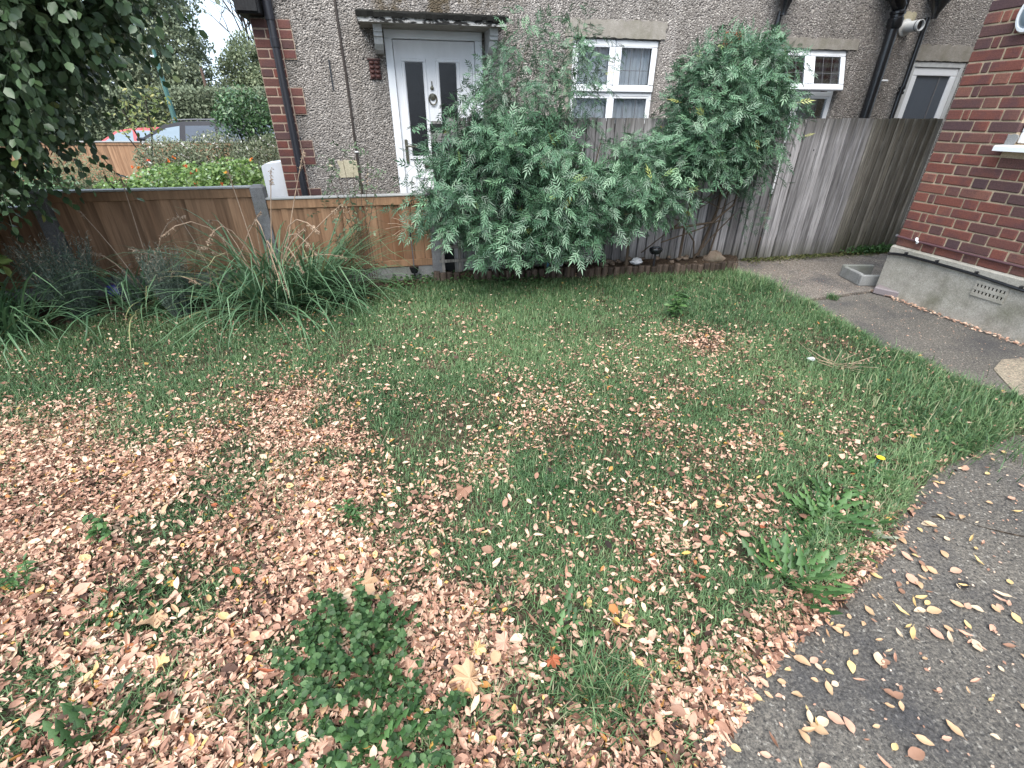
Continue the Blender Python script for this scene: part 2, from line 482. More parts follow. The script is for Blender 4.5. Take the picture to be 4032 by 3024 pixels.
M['greywood'] = m_wood('weathered_grey_wood', (.23, .22, .225), (.45, .435, .44), topdark=(1.18, 1.44, (.06, .055, .04)), low=(0.0, .22, (.07, .07, .045)), per=.5, gs=14)
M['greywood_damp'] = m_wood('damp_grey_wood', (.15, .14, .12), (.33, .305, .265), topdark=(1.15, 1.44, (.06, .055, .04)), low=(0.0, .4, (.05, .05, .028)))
M['brownwood'] = m_wood('orange_brown_wood', (.21, .115, .065), (.37, .225, .135), stain=(.15, .06, .026), per=.24, gs=11, g2c=.75)
M['caprail'] = m_wood('brown_cap_rail', (.2, .115, .065), (.32, .19, .11), per=.1, gs=11, g2c=.8)
M['capgrey'] = plain('wet_sheen_cap_top', (.34, .34, .33), .5, .5, .15, 20)  # pale grey paints the wet shine along the fence capping
M['logwood'] = m_wood('log_edging_wood', (.028, .02, .015), (.11, .082, .064), per=.5)
M['trellis'] = m_wood('grey_trellis_wood', (.13, .12, .11), (.26, .24, .22))
M['upvc'] = plain('white_upvc', (.82, .84, .87), .28, .5, .03, 5)
M['upvc_dirty'] = plain('dirty_white_upvc', (.56, .57, .57), .4, .45, .12, 12)
M['white'] = plain('white_paint', (.82, .83, .85), .45, .4, .05, 7)
M['whitewall'] = plain('aged_white_paint', (.52, .53, .53), .6, .3, .12, 9)
M['black'] = plain('black_gloss_paint', (.012, .013, .016), .25, .6, .2, 25)
M['blackmatt'] = plain('black_plastic', (.02, .02, .023), .5, .4, .2, 25)
M['pipeblack'] = plain('weathered_black_pipe', (.022, .023, .03), .42, .5, .2, 20)
M['soffitblack'] = plain('peeling_black_wood_and_gap_shade', (.018, .018, .02), .6, .3, .3, 16)  # eaves wood; also the painted shade behind fence gaps
M['cable'] = plain('brown_cable', (.045, .035, .03), .5, .4)
M['maroon'] = plain('maroon_painted_pipe', (.115, .06, .068), .45, .4)
M['terracotta'] = plain('terracotta', (.26, .12, .07), .8, .25, .2, 20)
M['slate'] = plain('purple_brick_face', (.24, .205, .21), .45, .5, .25, 30, .3)
M['redclay'] = plain('red_clay', (.085, .03, .024), .5, .5, .2, 25)
M['dark'] = plain('hole_shade', (.008, .008, .008), .9, .1)  # near black, paints the shade inside vent holes
M['interior'] = plain('room_wall', (.16, .15, .14), .9, .1)
M['brass'] = plain('aged_brass', (.12, .115, .085), .4, .5, .2, 30, metal=.5)
M['lead'] = plain('lead_strip', (.12, .12, .13), .5, .4)
M['curtain'] = plain('net_curtain', (.78, .79, .82), .9, .1, .05, 4)
M['voile'] = plain('grey_voile', (.34, .35, .38), .9, .1, .1, 4)
M['metergrey'] = plain('white_grp', (.76, .79, .84), .4, .4, .04, 5)
M['roof'] = plain('clay_roof_tile', (.14, .06, .04), .85, .2, .3, 6)
def m_glass(name, tint=(.75, .8, .82), refl=1.0, opaque=.0):
    k = NT(name)
    tr = k.n('ShaderNodeBsdfTransparent'); tr.inputs['Color'].default_value = (*tint, 1)
    gl = k.n('ShaderNodeBsdfGlossy'); gl.inputs['Roughness'].default_value = .03
    fr = k.n('ShaderNodeFresnel'); fr.inputs['IOR'].default_value = 1.5
    mx = k.n('ShaderNodeMixShader'); k.l(k.math('MULTIPLY', fr.outputs['Fac'], refl), mx.inputs['Fac'])
    k.l(tr.outputs[0], mx.inputs[1]); k.l(gl.outputs[0], mx.inputs[2]); k.l(mx.outputs[0], k.out.inputs['Surface'])
    return k.m
M['glass'] = m_glass('window_glass', (.93, .95, .96), .8)
M['obscure'] = plain('dark_obscure_glass', (.012, .012, .014), .22, .5, .3, 60, .3)
M['carglass'] = plain('sky_toned_car_glass', (.23, .29, .34), .05, .5, .05, 3)  # pale blue base puts the sky seen in the glass into its colour
M['carglass2'] = plain('tinted_car_glass', (.08, .095, .12), .06, .5, .05, 3)

def m_path(name, c0, c1, stones, dark=(.04, .04, .044)):
    k = NT(name); v = k.coords()
    big = k.noise(1.3, 5, .62, vec=v)
    base = k.ramp(big, [(.3, c0), (.68, c1)])
    vo = k.voro(150, v); sep = k.n('ShaderNodeSeparateColor'); k.l(vo.outputs['Color'], sep.inputs['Color'])
    st = k.ramp(sep.outputs['Green'], stones)
    msk = k.ramp(k.noise(75, 3, .6, vec=v), [(.42, (0, 0, 0)), (.6, (.85, .85, .85))])
    base = k.mix(msk, base, st)
    f = k.noise(95, 6, .8, vec=v)
    base = k.mix(1.0, base, k.ramp(f, [(.36, (.28, .28, .29)), (.5, (.95, .95, .95)), (.66, (1.75, 1.7, 1.62))]), 'MULTIPLY')
    dk = k.ramp(k.noise(2.1, 5, .62, vec=v), [(.48, (0, 0, 0)), (.68, (.72, .72, .72))])
    base = k.mix(dk, base, k.mix(1.0, dark, k.ramp(f, [(.36, (.4, .4, .4)), (.66, (2.2, 2.2, 2.2))]), 'MULTIPLY'))
    k.bump(f, .9, .008)
    return k.done(base, .8, .35)
M['path_near'] = m_path('path_concrete', (.085, .08, .074), (.165, .15, .13), [(0, (.035, .035, .036)), (.25, (.085, .08, .074)), (.6, (.15, .138, .12)), (.9, (.22, .2, .17)), (.975, (.4, .38, .34))])
M['path_far'] = m_path('exposed_aggregate', (.12, .105, .09), (.19, .165, .14), [(0, (.07, .062, .055)), (.3, (.15, .13, .11)), (.75, (.24, .2, .17)), (.93, (.55, .5, .44))])
M['sand'] = m_path('sandy_concrete', (.27, .225, .17), (.36, .31, .24), [(0, (.24, .2, .15)), (.5, (.34, .3, .23))])
def m_soil(name, c0, c1, fleck):
    k = NT(name); v = k.coords()
    c = k.ramp(k.noise(7, 6, .7, vec=v), [(.3, c0), (.7, c1)])
    vo = k.voro(60, v); sep = k.n('ShaderNodeSeparateColor'); k.l(vo.outputs['Color'], sep.inputs['Color'])
    c = k.mix(k.ramp(sep.outputs['Blue'], [(.72, (0, 0, 0)), (.8, (.6, .6, .6))]), c, fleck)
    k.bump(k.noise(45, 6, .75, vec=v), .9, .02)
    return k.done(c, .95, .15)
M['soil'] = m_soil('dark_soil', (.028, .02, .014), (.07, .05, .036), (.13, .09, .06))
M['lawnsoil'] = m_soil('thatch_and_soil', (.035, .033, .02), (.085, .07, .045), (.17, .115, .08))
M['asphalt'] = m_soil('asphalt', (.04, .04, .042), (.06, .06, .06), (.08, .08, .08))
M['stone'] = m_render('rubble_stone', (.1, .075, .055), (.24, .19, .15), (.1, .1, .07), 14)
M['whitestone'] = plain('white_stone', (.62, .64, .66), .7, .3, .12, 30)
M['bluebit'] = plain('blue_plastic', (.12, .3, .42), .4, .4)

M['grass'] = leaf_mat('grass_blade', [(0, (.03, .074, .03)), (.35, (.08, .162, .068)), (.7, (.155, .262, .112)), (.93, (.25, .35, .165)), (1, (.42, .36, .24))], .5, .35, .3)
M['litter'] = leaf_mat('fallen_leaf', [(0, (.03, .02, .016)), (.16, (.10, .055, .04)), (.3, (.29, .155, .108)), (.5, (.52, .30, .21)), (.74, (.67, .44, .325)), (.92, (.74, .57, .43)), (.97, (.62, .38, .10)), (1, (.34, .11, .05))], .65, .25, .12)
M['jasmine'] = leaf_mat('jasmine_leaf', [(0, (.014, .038, .018)), (.3, (.045, .105, .056)), (.65, (.115, .225, .125)), (.94, (.225, .38, .215)), (.975, (.25, .37, .13)), (1, (.36, .34, .10))], .33, .6, .1)  # ramp paints gap shade and highlights along with new growth
M['stemwood'] = plain('brown_stem', (.10, .075, .055), .8, .2, .25, 30)
M['nearleaf'] = leaf_mat('dark_lime_leaf', [(0, (.034, .062, .03)), (.5, (.065, .115, .05)), (.9, (.115, .175, .075)), (.975, (.15, .19, .06)), (1, (.25, .25, .06))], .38, .5, .2)
M['strap'] = leaf_mat('strap_leaf', [(0, (.045, .10, .05)), (.5, (.095, .185, .09)), (.88, (.16, .265, .14)), (.97, (.24, .28, .13)), (1, (.44, .35, .18))], .42, .45, .15)
M['lavender'] = leaf_mat('lavender_leaf', [(0, (.06, .09, .07)), (.6, (.14, .185, .15)), (.85, (.2, .22, .18)), (1, (.34, .27, .2))], .8, .2, .1)
M['weed'] = leaf_mat('weed_leaf', [(0, (.035, .085, .028)), (.5, (.065, .145, .045)), (1, (.12, .225, .075))], .45, .4, .25)
M['weedblue'] = leaf_mat('mint_leaf', [(0, (.024, .06, .02)), (.5, (.05, .11, .036)), (.9, (.09, .17, .06)), (1, (.16, .23, .11))], .5, .35, .25)
M['yellowleaf'] = leaf_mat('yellow_green_leaf', [(0, (.10, .15, .045)), (.6, (.22, .26, .08)), (1, (.46, .43, .18))], .5, .3, .3)
M['stalk'] = plain('dry_seed_stalk', (.36, .26, .185), .8, .2, .2, 30)
M['straw'] = leaf_mat('dry_stalk', [(0, (.16, .11, .075)), (.5, (.3, .215, .15)), (1, (.46, .35, .25))], .8, .2, .05)
M['farA'] = leaf_mat('olive_tree_leaf', [(0, (.11, .135, .08)), (.5, (.2, .235, .145)), (1, (.34, .37, .24))], .6, .3, .2)  # lightened, distance haze put into the leaf colour
M['farB'] = leaf_mat('pale_tree_leaf', [(0, (.11, .145, .075)), (.5, (.19, .23, .13)), (1, (.33, .36, .22))], .6, .3, .25)  # pale tone includes painted distance haze
M['shrubleaf'] = leaf_mat('glossy_shrub_leaf', [(0, (.03, .075, .03)), (.5, (.065, .14, .055)), (1, (.17, .28, .13))], .35, .5, .2)
M['nast'] = leaf_mat('nasturtium_leaf', [(0, (.07, .14, .035)), (.5, (.16, .27, .07)), (.85, (.28, .4, .14)), (1, (.45, .56, .42))], .5, .3, .3)
M['petal'] = leaf_mat('orange_petal', [(0, (.75, .12, .07)), (.6, (.85, .27, .06)), (1, (.9, .5, .08))], .6, .2, .2)
M['greyshrub'] = leaf_mat('grey_green_leaf', [(0, (.08, .105, .06)), (.5, (.17, .2, .125)), (.93, (.28, .3, .2)), (.97, (.4, .36, .34)), (1, (.85, .85, .85))], .7, .2, .2)
M['rose'] = leaf_mat('rose_leaf', [(0, (.06, .10, .055)), (.5, (.12, .17, .10)), (.9, (.25, .27, .17)), (1, (.42, .36, .26))], .6, .3, .2)
M['moss'] = leaf_mat('moss_and_weeds', [(0, (.05, .065, .025)), (.6, (.11, .13, .045)), (1, (.2, .17, .09))], .8, .2, .2)
M['bark'] = plain('tree_bark', (.06, .05, .042), .9, .15, .3, 12, .4)
M['lampgreen'] = plain('green_lamp_post', (.05, .135, .12), .5, .4, .1, 6)
M['polewood'] = plain('brown_pole', (.13, .085, .065), .8, .2, .15, 9)
# ------------------------------------------------------------------ ground, paths
HC = (-2.355, 5.30, 0.0)        # near corner of the neighbour's house
FO = (2.749, 5.374, 0.0)        # gate hinge on the fence line
BO = (3.4151, 4.2895, 0.0)      # corner of the red brick house
cT, sT = math.cos(T), math.sin(T)
def fw(s, y, z=0.0):            # fence frame to world
    return (FO[0] + s * cT - y * sT, FO[1] + s * sT + y * cT, z)
def hw(s, y, z=0.0):
    return (HC[0] + s * cT - y * sT, HC[1] + s * sT + y * cT, z)
def bwld(s, y, z=0.0):
    return (BO[0] + s * sT + y * cT, BO[1] - s * cT + y * sT, z)

def sheet(name, rows, mat):
    """rows: list of (y, z) across a wide strip"""
    vs, fs = [], []
    for y, z in rows: vs += [(-90, y, z), (90, y, z)]
    for i in range(len(rows) - 1): fs.append((2 * i, 2 * i + 1, 2 * i + 3, 2 * i + 2))
    b = MB().add(vs, fs)
    return tag(b.build(name, mat), kind='structure')
sheet('ground', [(-60, -.05), (13, -.05), (14, -.22), (17.0, -.42), (180, -.5)], M['asphalt'])

def poly_slab(name, pts, z, mat, th=.12):
    n = len(pts)
    vs = [(x, y, z) for x, y in pts] + [(x, y, z - th) for x, y in pts]
    fs = [tuple(range(n)), tuple(range(n, 2 * n))[::-1]] + [(i, n + i, n + (i + 1) % n, (i + 1) % n) for i in range(n)]
    return tag(MB().add(vs, fs).build(name, mat), kind='structure')
poly_slab('path', [(-.6, -4), (7, -4), (7, 2.2), (3.9, 2.3), (3.62, 3.2), (3.44, 4.24), (3.3, 4.235), (2.5, 3.955), (2.0, 3.94), (.0, 2.0)], 0.0, M['path_near'])
poly_slab('path', [(2.0, 3.965), (2.5, 3.98), (3.3, 4.26), (3.44, 4.262), (3.47, 4.31), (5.3, 4.8), fw(2.6, -.02)[:2], fw(-.9, -.02)[:2], (1.9, 4.75)], 0.014, M['path_far'])
poly_slab('garden_ground', [fw(-9, .05)[:2], fw(3.2, .05)[:2], (9, 14), (-14, 13)], -.012, M['soil'], .03)
poly_slab('sandy_paving', [(2.95, 2.35), (3.12, 2.72), (3.3, 2.86), (3.62, 2.9), (3.85, 2.3), (3.1, 2.1)], 0.006, M['sand'], .05)

LAWN = np.array([(-6, -2), (.30, -2), (.40, .3), (.473, .559), (.521, .641), (.771, .862), (1.068, 1.039), (1.394, 1.269), (1.878, 1.665), (2.627, 2.026),
                 (3.0, 2.13), (3.04, 2.2), (2.928, 2.302), (2.785, 2.444), (2.612, 2.963), (2.557, 3.985), (2.30, 4.72), (2.2, 4.85), (.456, 4.62), (-.713, 4.47),
                 (-1.295, 4.16), (-2.112, 3.72), (-3.27, 3.6), (-3.67, 3.15), (-6, 2.7)])
def poly_d(x, y, P=LAWN):
    """signed distance to a polygon (positive inside)"""
    x = np.asarray(x, float); y = np.asarray(y, float)
    d = np.full(x.shape, 1e9); ins = np.zeros(x.shape, bool)
    for i in range(len(P)):
        a, b = P[i], P[(i + 1) % len(P)]
        ex, ey = b - a; wx, wy = x - a[0], y - a[1]
        t = np.clip((wx * ex + wy * ey) / (ex * ex + ey * ey), 0, 1)
        d = np.minimum(d, np.hypot(wx - t * ex, wy - t * ey))
        c = (a[1] > y) != (b[1] > y)
        with np.errstate(divide='ignore', invalid='ignore'):
            xi = (b[0] - a[0]) * (y - a[1]) / (b[1] - a[1] + 1e-12) + a[0]
        ins ^= c & (x < xi)
    return np.where(ins, d, -d)
def lawn_z(x, y, d=None):
    if d is None: d = poly_d(x, y)
    wob = (vnoise(x + 9, y + 9, 3, 6) - .5) * .07 + (vnoise(x + 9, y + 9, 4, 15) - .5) * .03
    return np.minimum((d + wob) * .4, .028) + (vnoise(x + 9, y + 9, 5, 3) - .5) * .018 - .004
def grid_sheet(name, x0, x1, y0, y1, step, zf, mat, keep=lambda z: z > -.03):
    nx, ny = int((x1 - x0) / step) + 1, int((y1 - y0) / step) + 1
    X, Y = np.meshgrid(np.linspace(x0, x1, nx), np.linspace(y0, y1, ny))
    Z = zf(X, Y)
    V = np.stack([X, Y, Z], -1).reshape(-1, 3)
    i = np.arange(nx * ny).reshape(ny, nx)
    q = np.stack([i[:-1, :-1], i[:-1, 1:], i[1:, 1:], i[1:, :-1]], -1).reshape(-1, 4)
    ok = keep(Z.reshape(-1)[q]).all(1); q = q[ok]
    me = np_mesh(name, V, np.full(len(q), 4), q.ravel(), mat, smooth=True)
    return tag(link(name, me), kind='structure')
grid_sheet('lawn', -5, 3.2, -1.4, 4.95, .05, lambda x, y: lawn_z(x, y), M['lawnsoil'])
BED = np.array([(-6, 2.55), (-3.67, 3.0), (-3.27, 3.45), (-2.112, 3.57), (-1.295, 4.02), (-.68, 4.36), (-.5, 4.7), fw(-3.3, .04)[:2], fw(-9, .04)[:2]])
def bed_z(x, y):
    d = poly_d(x, y, BED)
    fy = (np.asarray(x) - FO[0]) * -sT + (np.asarray(y) - FO[1]) * cT       # 0 at the fence, negative towards the lawn
    return np.minimum(np.minimum(d * .5, .14 + fy * .10), .13) + (vnoise(x + 9, y + 9, 8, 5) - .5) * .03 - .01
grid_sheet('flower_bed', -6, -.4, 2.3, 4.7, .06, bed_z, M['soil'])
BED2 = np.array([(-.62, 4.43), (.456, 4.57), (1.346, 4.665), (2.27, 4.815), (2.52, 5.2), fw(-.35, .03)[:2], fw(-3.4, .03)[:2]])
grid_sheet('raised_bed', -1, 2.8, 4.2, 5.5, .05, lambda x, y: np.minimum(poly_d(x, y, BED2) * 2.5, .105) + (vnoise(x + 9, y + 9, 18, 7) - .5) * .03 - .01, M['soil'])

# ------------------------------------------------------------------ the neighbour's pebble-dashed house
house = thing('pebbledash_house', 'grey pebbledashed house with white front door, hood and two white windows behind the fence', 'house', HC, T)
def wall_mesh(x0, x1, z0, z1, ops, depth=.24):
    b = MB()
    xs = sorted({x0, x1, *[o[0] for o in ops], *[o[1] for o in ops]}); zs = sorted({z0, z1, *[o[2] for o in ops], *[o[3] for o in ops]})
    for i in range(len(xs) - 1):
        for j in range(len(zs) - 1):
            cx, cz = (xs[i] + xs[i + 1]) / 2, (zs[j] + zs[j + 1]) / 2
            if any(o[0] < cx < o[1] and o[2] < cz < o[3] for o in ops): continue
            b.add([(xs[i], 0, zs[j]), (xs[i + 1], 0, zs[j]), (xs[i + 1], 0, zs[j + 1]), (xs[i], 0, zs[j + 1])], [(0, 1, 2, 3)])
    for a, c, d, e in ops:
        b.add([(a, 0, d), (c, 0, d), (c, 0, e), (a, 0, e), (a, depth, d), (c, depth, d), (c, depth, e), (a, depth, e)],
              [(0, 4, 5, 1), (1, 5, 6, 2), (2, 6, 7, 3), (3, 7, 4, 0)])
    return b
OPS = [(1.15, 2.10, 0.0, 2.135), (3.05, 4.03, .62, 2.122), (5.45, 6.44, .58, 2.09), (7.42, 8.24, 0.0, 2.01)]
b = wall_mesh(0, 9.6, -.05, 5.2, OPS)
b.add([(0, 0, -.05), (0, 8, -.05), (0, 8, 5.2), (0, 0, 5.2)], [(0, 3, 2, 1)])
b.add([(9.6, 0, -.05), (9.6, 8, -.05), (9.6, 8, 5.2), (9.6, 0, 5.2)], [(0, 1, 2, 3)])
b.add([(0, 8, -.05), (9.6, 8, -.05), (9.6, 8, 5.2), (0, 8, 5.2)], [(0, 3, 2, 1)])
b.build('wall', M['pebble'], house)
MB().add([(-.3, -.35, 5.15), (9.9, -.35, 5.15), (9.9, 4, 8.0), (-.3, 4, 8.0), (9.9, 8.3, 5.15), (-.3, 8.3, 5.15)], [(0, 1, 2, 3), (3, 2, 4, 5), (0, 5, 4, 1), (0, 3, 5), (1, 4, 2)]).build('roof', M['roof'], house)
b = MB()                                              # inner partition behind the windows, dim rooms
b.box(.3, 9.3, 1.6, 1.66, 0, 2.6); b.box(.3, 9.3, .24, 1.66, 2.6, 2.64); b.box(.3, 9.3, .24, 1.66, -.02, .02)
for x in (2.5, 4.8, 7.0): b.box(x, x + .06, .24, 1.6, .02, 2.6)
b.build('room_lining', M['interior'], house)

# quoin of old bricks on the corner
def brick_mesh(name, l, h, d, mat, seed):
    r = random.Random(seed)
    bm = MB(); bm.box(0, l, 0, d, 0, h, .004 + r.random() * .002)
    bm.v = [(x + r.uniform(-.0015, .0015), y + r.uniform(-.001, .001), z + r.uniform(-.0015, .0015)) for x, y, z in bm.v]
    return bm.mesh(name, mat)
q_cache = {}
def quoin(x, z, l):
    k = round(l, 3)
    if k not in q_cache: q_cache[k] = brick_mesh('brick', l, .066, .1, M['quoin'], len(q_cache))
    link('brick', q_cache[k], house, (x, -.016 + random.uniform(-.002, .002), z))
mort = MB()
zt = 2.177 - .075
for i in range(29):
    z = zt - i * .075
    wide = i in (0, 1, 2, 3, 7, 8, 9, 13, 14, 15, 19, 20, 21, 25, 26, 27)
    w = .335 if wide else .222
    mort.box(-.001, w + .002 * (i % 3), -.012, .09, z - .004, z + .071)
    if i % 2: cuts = [0, .105, .222, .335] if wide else [0, .105, .222]
    else: cuts = [0, .222, .335] if wide else [0, .222]
    for a, c in zip(cuts[:-1], cuts[1:]): quoin(a + (.0 if a == 0 else .004), z + .002, c - a - (.004 if a == 0 else .008))
mort.build('mortar_bed', M['mortar_old'], house)
# cement bands over the openings, ragged edges
def ragged(name, x0, x1, z0, z1, y, mat, amp=.008, seed=1, parent=None):
    r = random.Random(seed); pts = []
    n = max(4, int((x1 - x0) / .03)); m = max(3, int((z1 - z0) / .03))
    for i in range(n): pts.append((x0 + (x1 - x0) * i / n, z0 + r.uniform(-amp, amp) * .4))
    for i in range(m): pts.append((x1 + r.uniform(-amp, amp), z0 + (z1 - z0) * i / m))
    for i in range(n): pts.append((x1 - (x1 - x0) * i / n, z1 + r.uniform(-amp, amp)))
    for i in range(m): pts.append((x0 + r.uniform(-amp, amp), z1 - (z1 - z0) * i / m))
    nn = len(pts)
    vs = [(p[0], y, p[1]) for p in pts] + [(p[0], .004, p[1]) for p in pts]
    return MB().add(vs, [tuple(range(nn))] + [(i, (i + 1) % nn, nn + (i + 1) % nn, nn + i) for i in range(nn)]).build(name, mat, parent)
ragged('cement_lintel', 2.96, 4.075, 2.128, 2.275, -.012, M['band'], .012, 1, house)
ragged('cement_lintel', 5.36, 6.54, 2.094, 2.19, -.011, M['band'], .014, 2, house)
ragged('cement_lintel', 7.36, 8.4, 2.015, 2.17, -.012, M['band'], .014, 3, house)
ragged('cement_reveal', 2.98, 3.048, .62, 2.125, -.008, M['band'], .01, 4, house)
ragged('cement_patch', .552, .742, .845, 1.012, -.009, M['patch'], .01, 5, house)
ragged('cement_patch', 7.05, 7.22, 2.36, 2.47, -.009, M['patch'], .014, 6, house)

# door hood on brackets
hood = MB().prism([(-.385, 2.133), (-.385, 2.17), (0.0, 2.24), (0.0, 2.133)], .955, 2.245).build('door_hood', M['soffit'], house)
MB().prism([(-.402, 2.131), (-.402, 2.181), (-.3855, 2.184), (-.3855, 2.131)], .938, 2.262).build('hood_fascia', M['hoodside'], hood)
for x0, x1 in ((.938, .9545), (2.2455, 2.262)): MB().prism([(-.3855, 2.131), (-.3855, 2.178), (0.0, 2.248), (0.0, 2.131)], x0, x1).build('hood_fascia', M['hoodside'], hood)
b = MB(); r_ = random.Random(5)
for i in range(27):                                    # uneven felt and moss edge
    x = .93 + i * .05
    b.prism([(-.412 - r_.random() * .008, 2.172 - r_.random() * .01), (-.415, 2.196 + r_.random() * .01), (0.0, 2.275), (0.0, 2.25)], x, x + .05)
b.build('hood_felt', M['hoodtop'], hood)
for x in (1.062, 2.125):
    MB().prism([(-.004, 2.132), (-.30, 2.132), (-.30, 2.075), (-.285, 2.07), (-.285, 2.045), (-.265, 2.04), (-.245, 1.99), (-.19, 1.95), (-.12, 1.935), (-.004, 1.93)], x, x + .078).build('hood_bracket', M['whitewall'], house)
# front door
b = MB()
b.box(1.152, 1.225, -.012, .07, 0, 2.06, .004); b.box(2.025, 2.098, -.012, .07, 0, 2.06, .004); b.box(1.152, 2.098, -.012, .07, 2.06, 2.133, .004)
b.build('door_frame', M['upvc'], house)
door = MB().box(1.228, 2.022, .022, .066, .06, 2.056, .003).build('front_door', M['white'], house)
def bead(parent, x0, x1, z0, z1, y, w=.03, d=.014, mat=None):
    m = MB()
    for a, c, dd, e2 in ((x0, x1, z1 - w, z1), (x0, x1, z0, z0 + w), (x0, x0 + w, z0 + w, z1 - w), (x1 - w, x1, z0 + w, z1 - w)):
        m.box(a, c, y - d, y, dd, e2, .004)
    return m.build('glazing_bead', mat or M['white'], parent)
for x0 in (1.327, 1.66):
    bead(door, x0 - .035, x0 + .205, 1.01, 1.91, .0215)
    MB().box(x0, x0 + .17, .0165, .0212, 1.045, 1.876).build('door_glass', M['obscure'], door)
bead(door, 1.32, 1.84, .28, .84, .0215, .022, .01)
MB().box(1.39, 1.77, .009, .0212, .33, .79, .006).build('door_panel', M['white'], door)
b = MB(); b.box(1.252, 1.283, .008, .0215, .97, 1.2, .003); b.tube([(1.268, .01, 1.14), (1.268, -.045, 1.14), (1.30, -.05, 1.138), (1.375, -.048, 1.132)], .0095, 8)
b.build('door_handle', M['brass'], door, True)
b = MB(); b.lathe([(.0, .0), (.033, .0), (.03, .012), (.0, .016)], 14, Matrix.Translation((1.578, .0215, 1.585)) @ Matrix.Rotation(PI / 2, 4, 'X'))
b.lathe([(.0, .0), (.02, .0), (.016, .018), (.0, .022)], 10, Matrix.Translation((1.578, .0215, 1.66)) @ Matrix.Rotation(PI / 2, 4, 'X'))
b.tube([(1.578 + .038 * math.sin(a), .004, 1.565 - .05 * math.cos(a)) for a in np.linspace(-2.6, 2.6, 14)], .007, 6); b.box(1.573, 1.583, .006, .0215, 1.66, 1.72, .002)
b.build('door_knocker', M['brass'], door, True)
b = MB(); b.box(1.44, 1.71, .012, .0215, .92, .975, .003); b.box(1.455, 1.695, .008, .012, .932, .963, .002); b.build('letterbox', M['brass'], door)

# windows
def frame_bars(x0, x1, z0, z1, w, y0, y1, ch=.006):
    m = MB()
    m.box(x0, x1, y0, y1, z0, z0 + w, ch); m.box(x0, x1, y0, y1, z1 - w, z1, ch)
    m.box(x0, x0 + w, y0, y1, z0 + w, z1 - w, ch); m.box(x1 - w, x1, y0, y1, z0 + w, z1 - w, ch)
    return m
def make_window(x0, x1, z0, z1, zr, tilt, dirty=False):
    mat = M['upvc']
    yf = .045
    f = frame_bars(x0, x1, z0, z1, .032, yf, yf + .07, .003)
    xm = (x0 + x1) / 2
    f.box(xm - .02, xm + .02, yf, yf + .07, z0 + .032, z1 - .032, .003); f.box(x0 + .032, x1 - .032, yf - .001, yf + .07, zr - .035, zr + .012, .003)
    win = f.build('window', mat, house)
    MB().box(x0 - .03, x1 + .03, -.03, yf + .02, z0 - .045, z0 - .002, .006).build('window_sill', mat, win)
    for k, (a, c) in enumerate(((x0 + .004, xm - .003), (xm + .003, x1 - .004))):
        L, H = c - a, z1 - zr - .006
        pos = (a, yf - .004, z1 - .004); rot = (-tilt, 0, 0)
        frame_bars(0, L, -H, 0, .062, -.022, .012, .008).build('sash', mat, win, False, pos, rot)
        bo = bead(win, .055, L - .055, -H + .055, -.055, -.012, .012, .008, M['upvc']); bo.location = pos; bo.rotation_euler = rot
        MB().box(.062, L - .062, -.012, -.006, -H + .062, -.062).build('pane', M['glass'], win, False, pos, rot)
        ld = MB(); pw, ph = L - .124, H - .124
        for q in (1 / 3, 2 / 3): ld.box(.062 + pw * q - .003, .062 + pw * q + .003, -.0145, -.0122, -H + .062, -.062)
        ld.box(.062, L - .062, -.0148, -.0145, -.062 - ph * .6 - .003, -.062 - ph * .6 + .003)
        ld.build('lead_strip', M['lead'], win, False, pos, rot)
        # fixed light below
        a2, c2 = (x0 + .032, xm - .02) if k == 0 else (xm + .02, x1 - .032)
        bead(win, a2, c2, z0 + .032, zr - .036, yf + .012, .022, .01, mat)
        MB().box(a2 + .02, c2 - .02, yf + .016, yf + .022, z0 + .05, zr - .055).build('pane', M['glass'], win)
        ld = MB()
        for q in (1 / 3, 2 / 3): ld.box(a2 + (c2 - a2) * q - .003, a2 + (c2 - a2) * q + .003, yf + .0135, yf + .0158, z0 + .054, zr - .058)
        for z in (zr - .25, zr - .5): ld.box(a2 + .022, c2 - .022, yf + .0132, yf + .0135, z - .003, z + .003)
        ld.build('lead_strip', M['lead'], win)
    return win
make_window(3.052, 4.028, .622, 2.12, 1.645, 0.0)
make_window(5.452, 6.438, .582, 2.088, 1.665, math.radians(17))
def curtain(label, x0, x1, z0, z1, y, mat, waves, amp, gap=None):
    n = 90; vs, fs = [], []
    for i in range(n + 1):
        u = i / n; x = x0 + (x1 - x0) * u
        yy = y + amp * math.sin(u * waves * 2 * PI + .8 * math.sin(u * 9)) + amp * .4 * math.sin(u * waves * 5.3 + 1)
        for k in range(4):
            z = z0 + (z1 - z0) * k / 3; vs.append((x + .006 * math.sin(u * 40 + k), yy * (1 if k < 3 else 1) + .004 * k, z))
    for i in range(n):
        for k in range(3): fs.append((i * 4 + k, i * 4 + 4 + k, i * 4 + 5 + k, i * 4 + 1 + k))
    o = MB().add(vs, fs).build('net_curtain', mat, None, True)
    o.location = HC; o.rotation_euler = (0, 0, T)
    return tag(o, label, 'curtain')
curtain('gathered white net curtain hanging behind both upper panes of the window beside the bush', 3.07, 4.01, 1.15, 2.10, .125, M['curtain'], 13, .014)
curtain('sheer pale curtain drawn aside in the open window over the gate', 5.98, 6.40, .7, 2.06, .2, M['voile'], 6, .016)
curtain('narrow dark voile at the left half of the open window over the gate', 5.66, 5.78, .7, 2.06, .22, M['voile'], 2, .012)

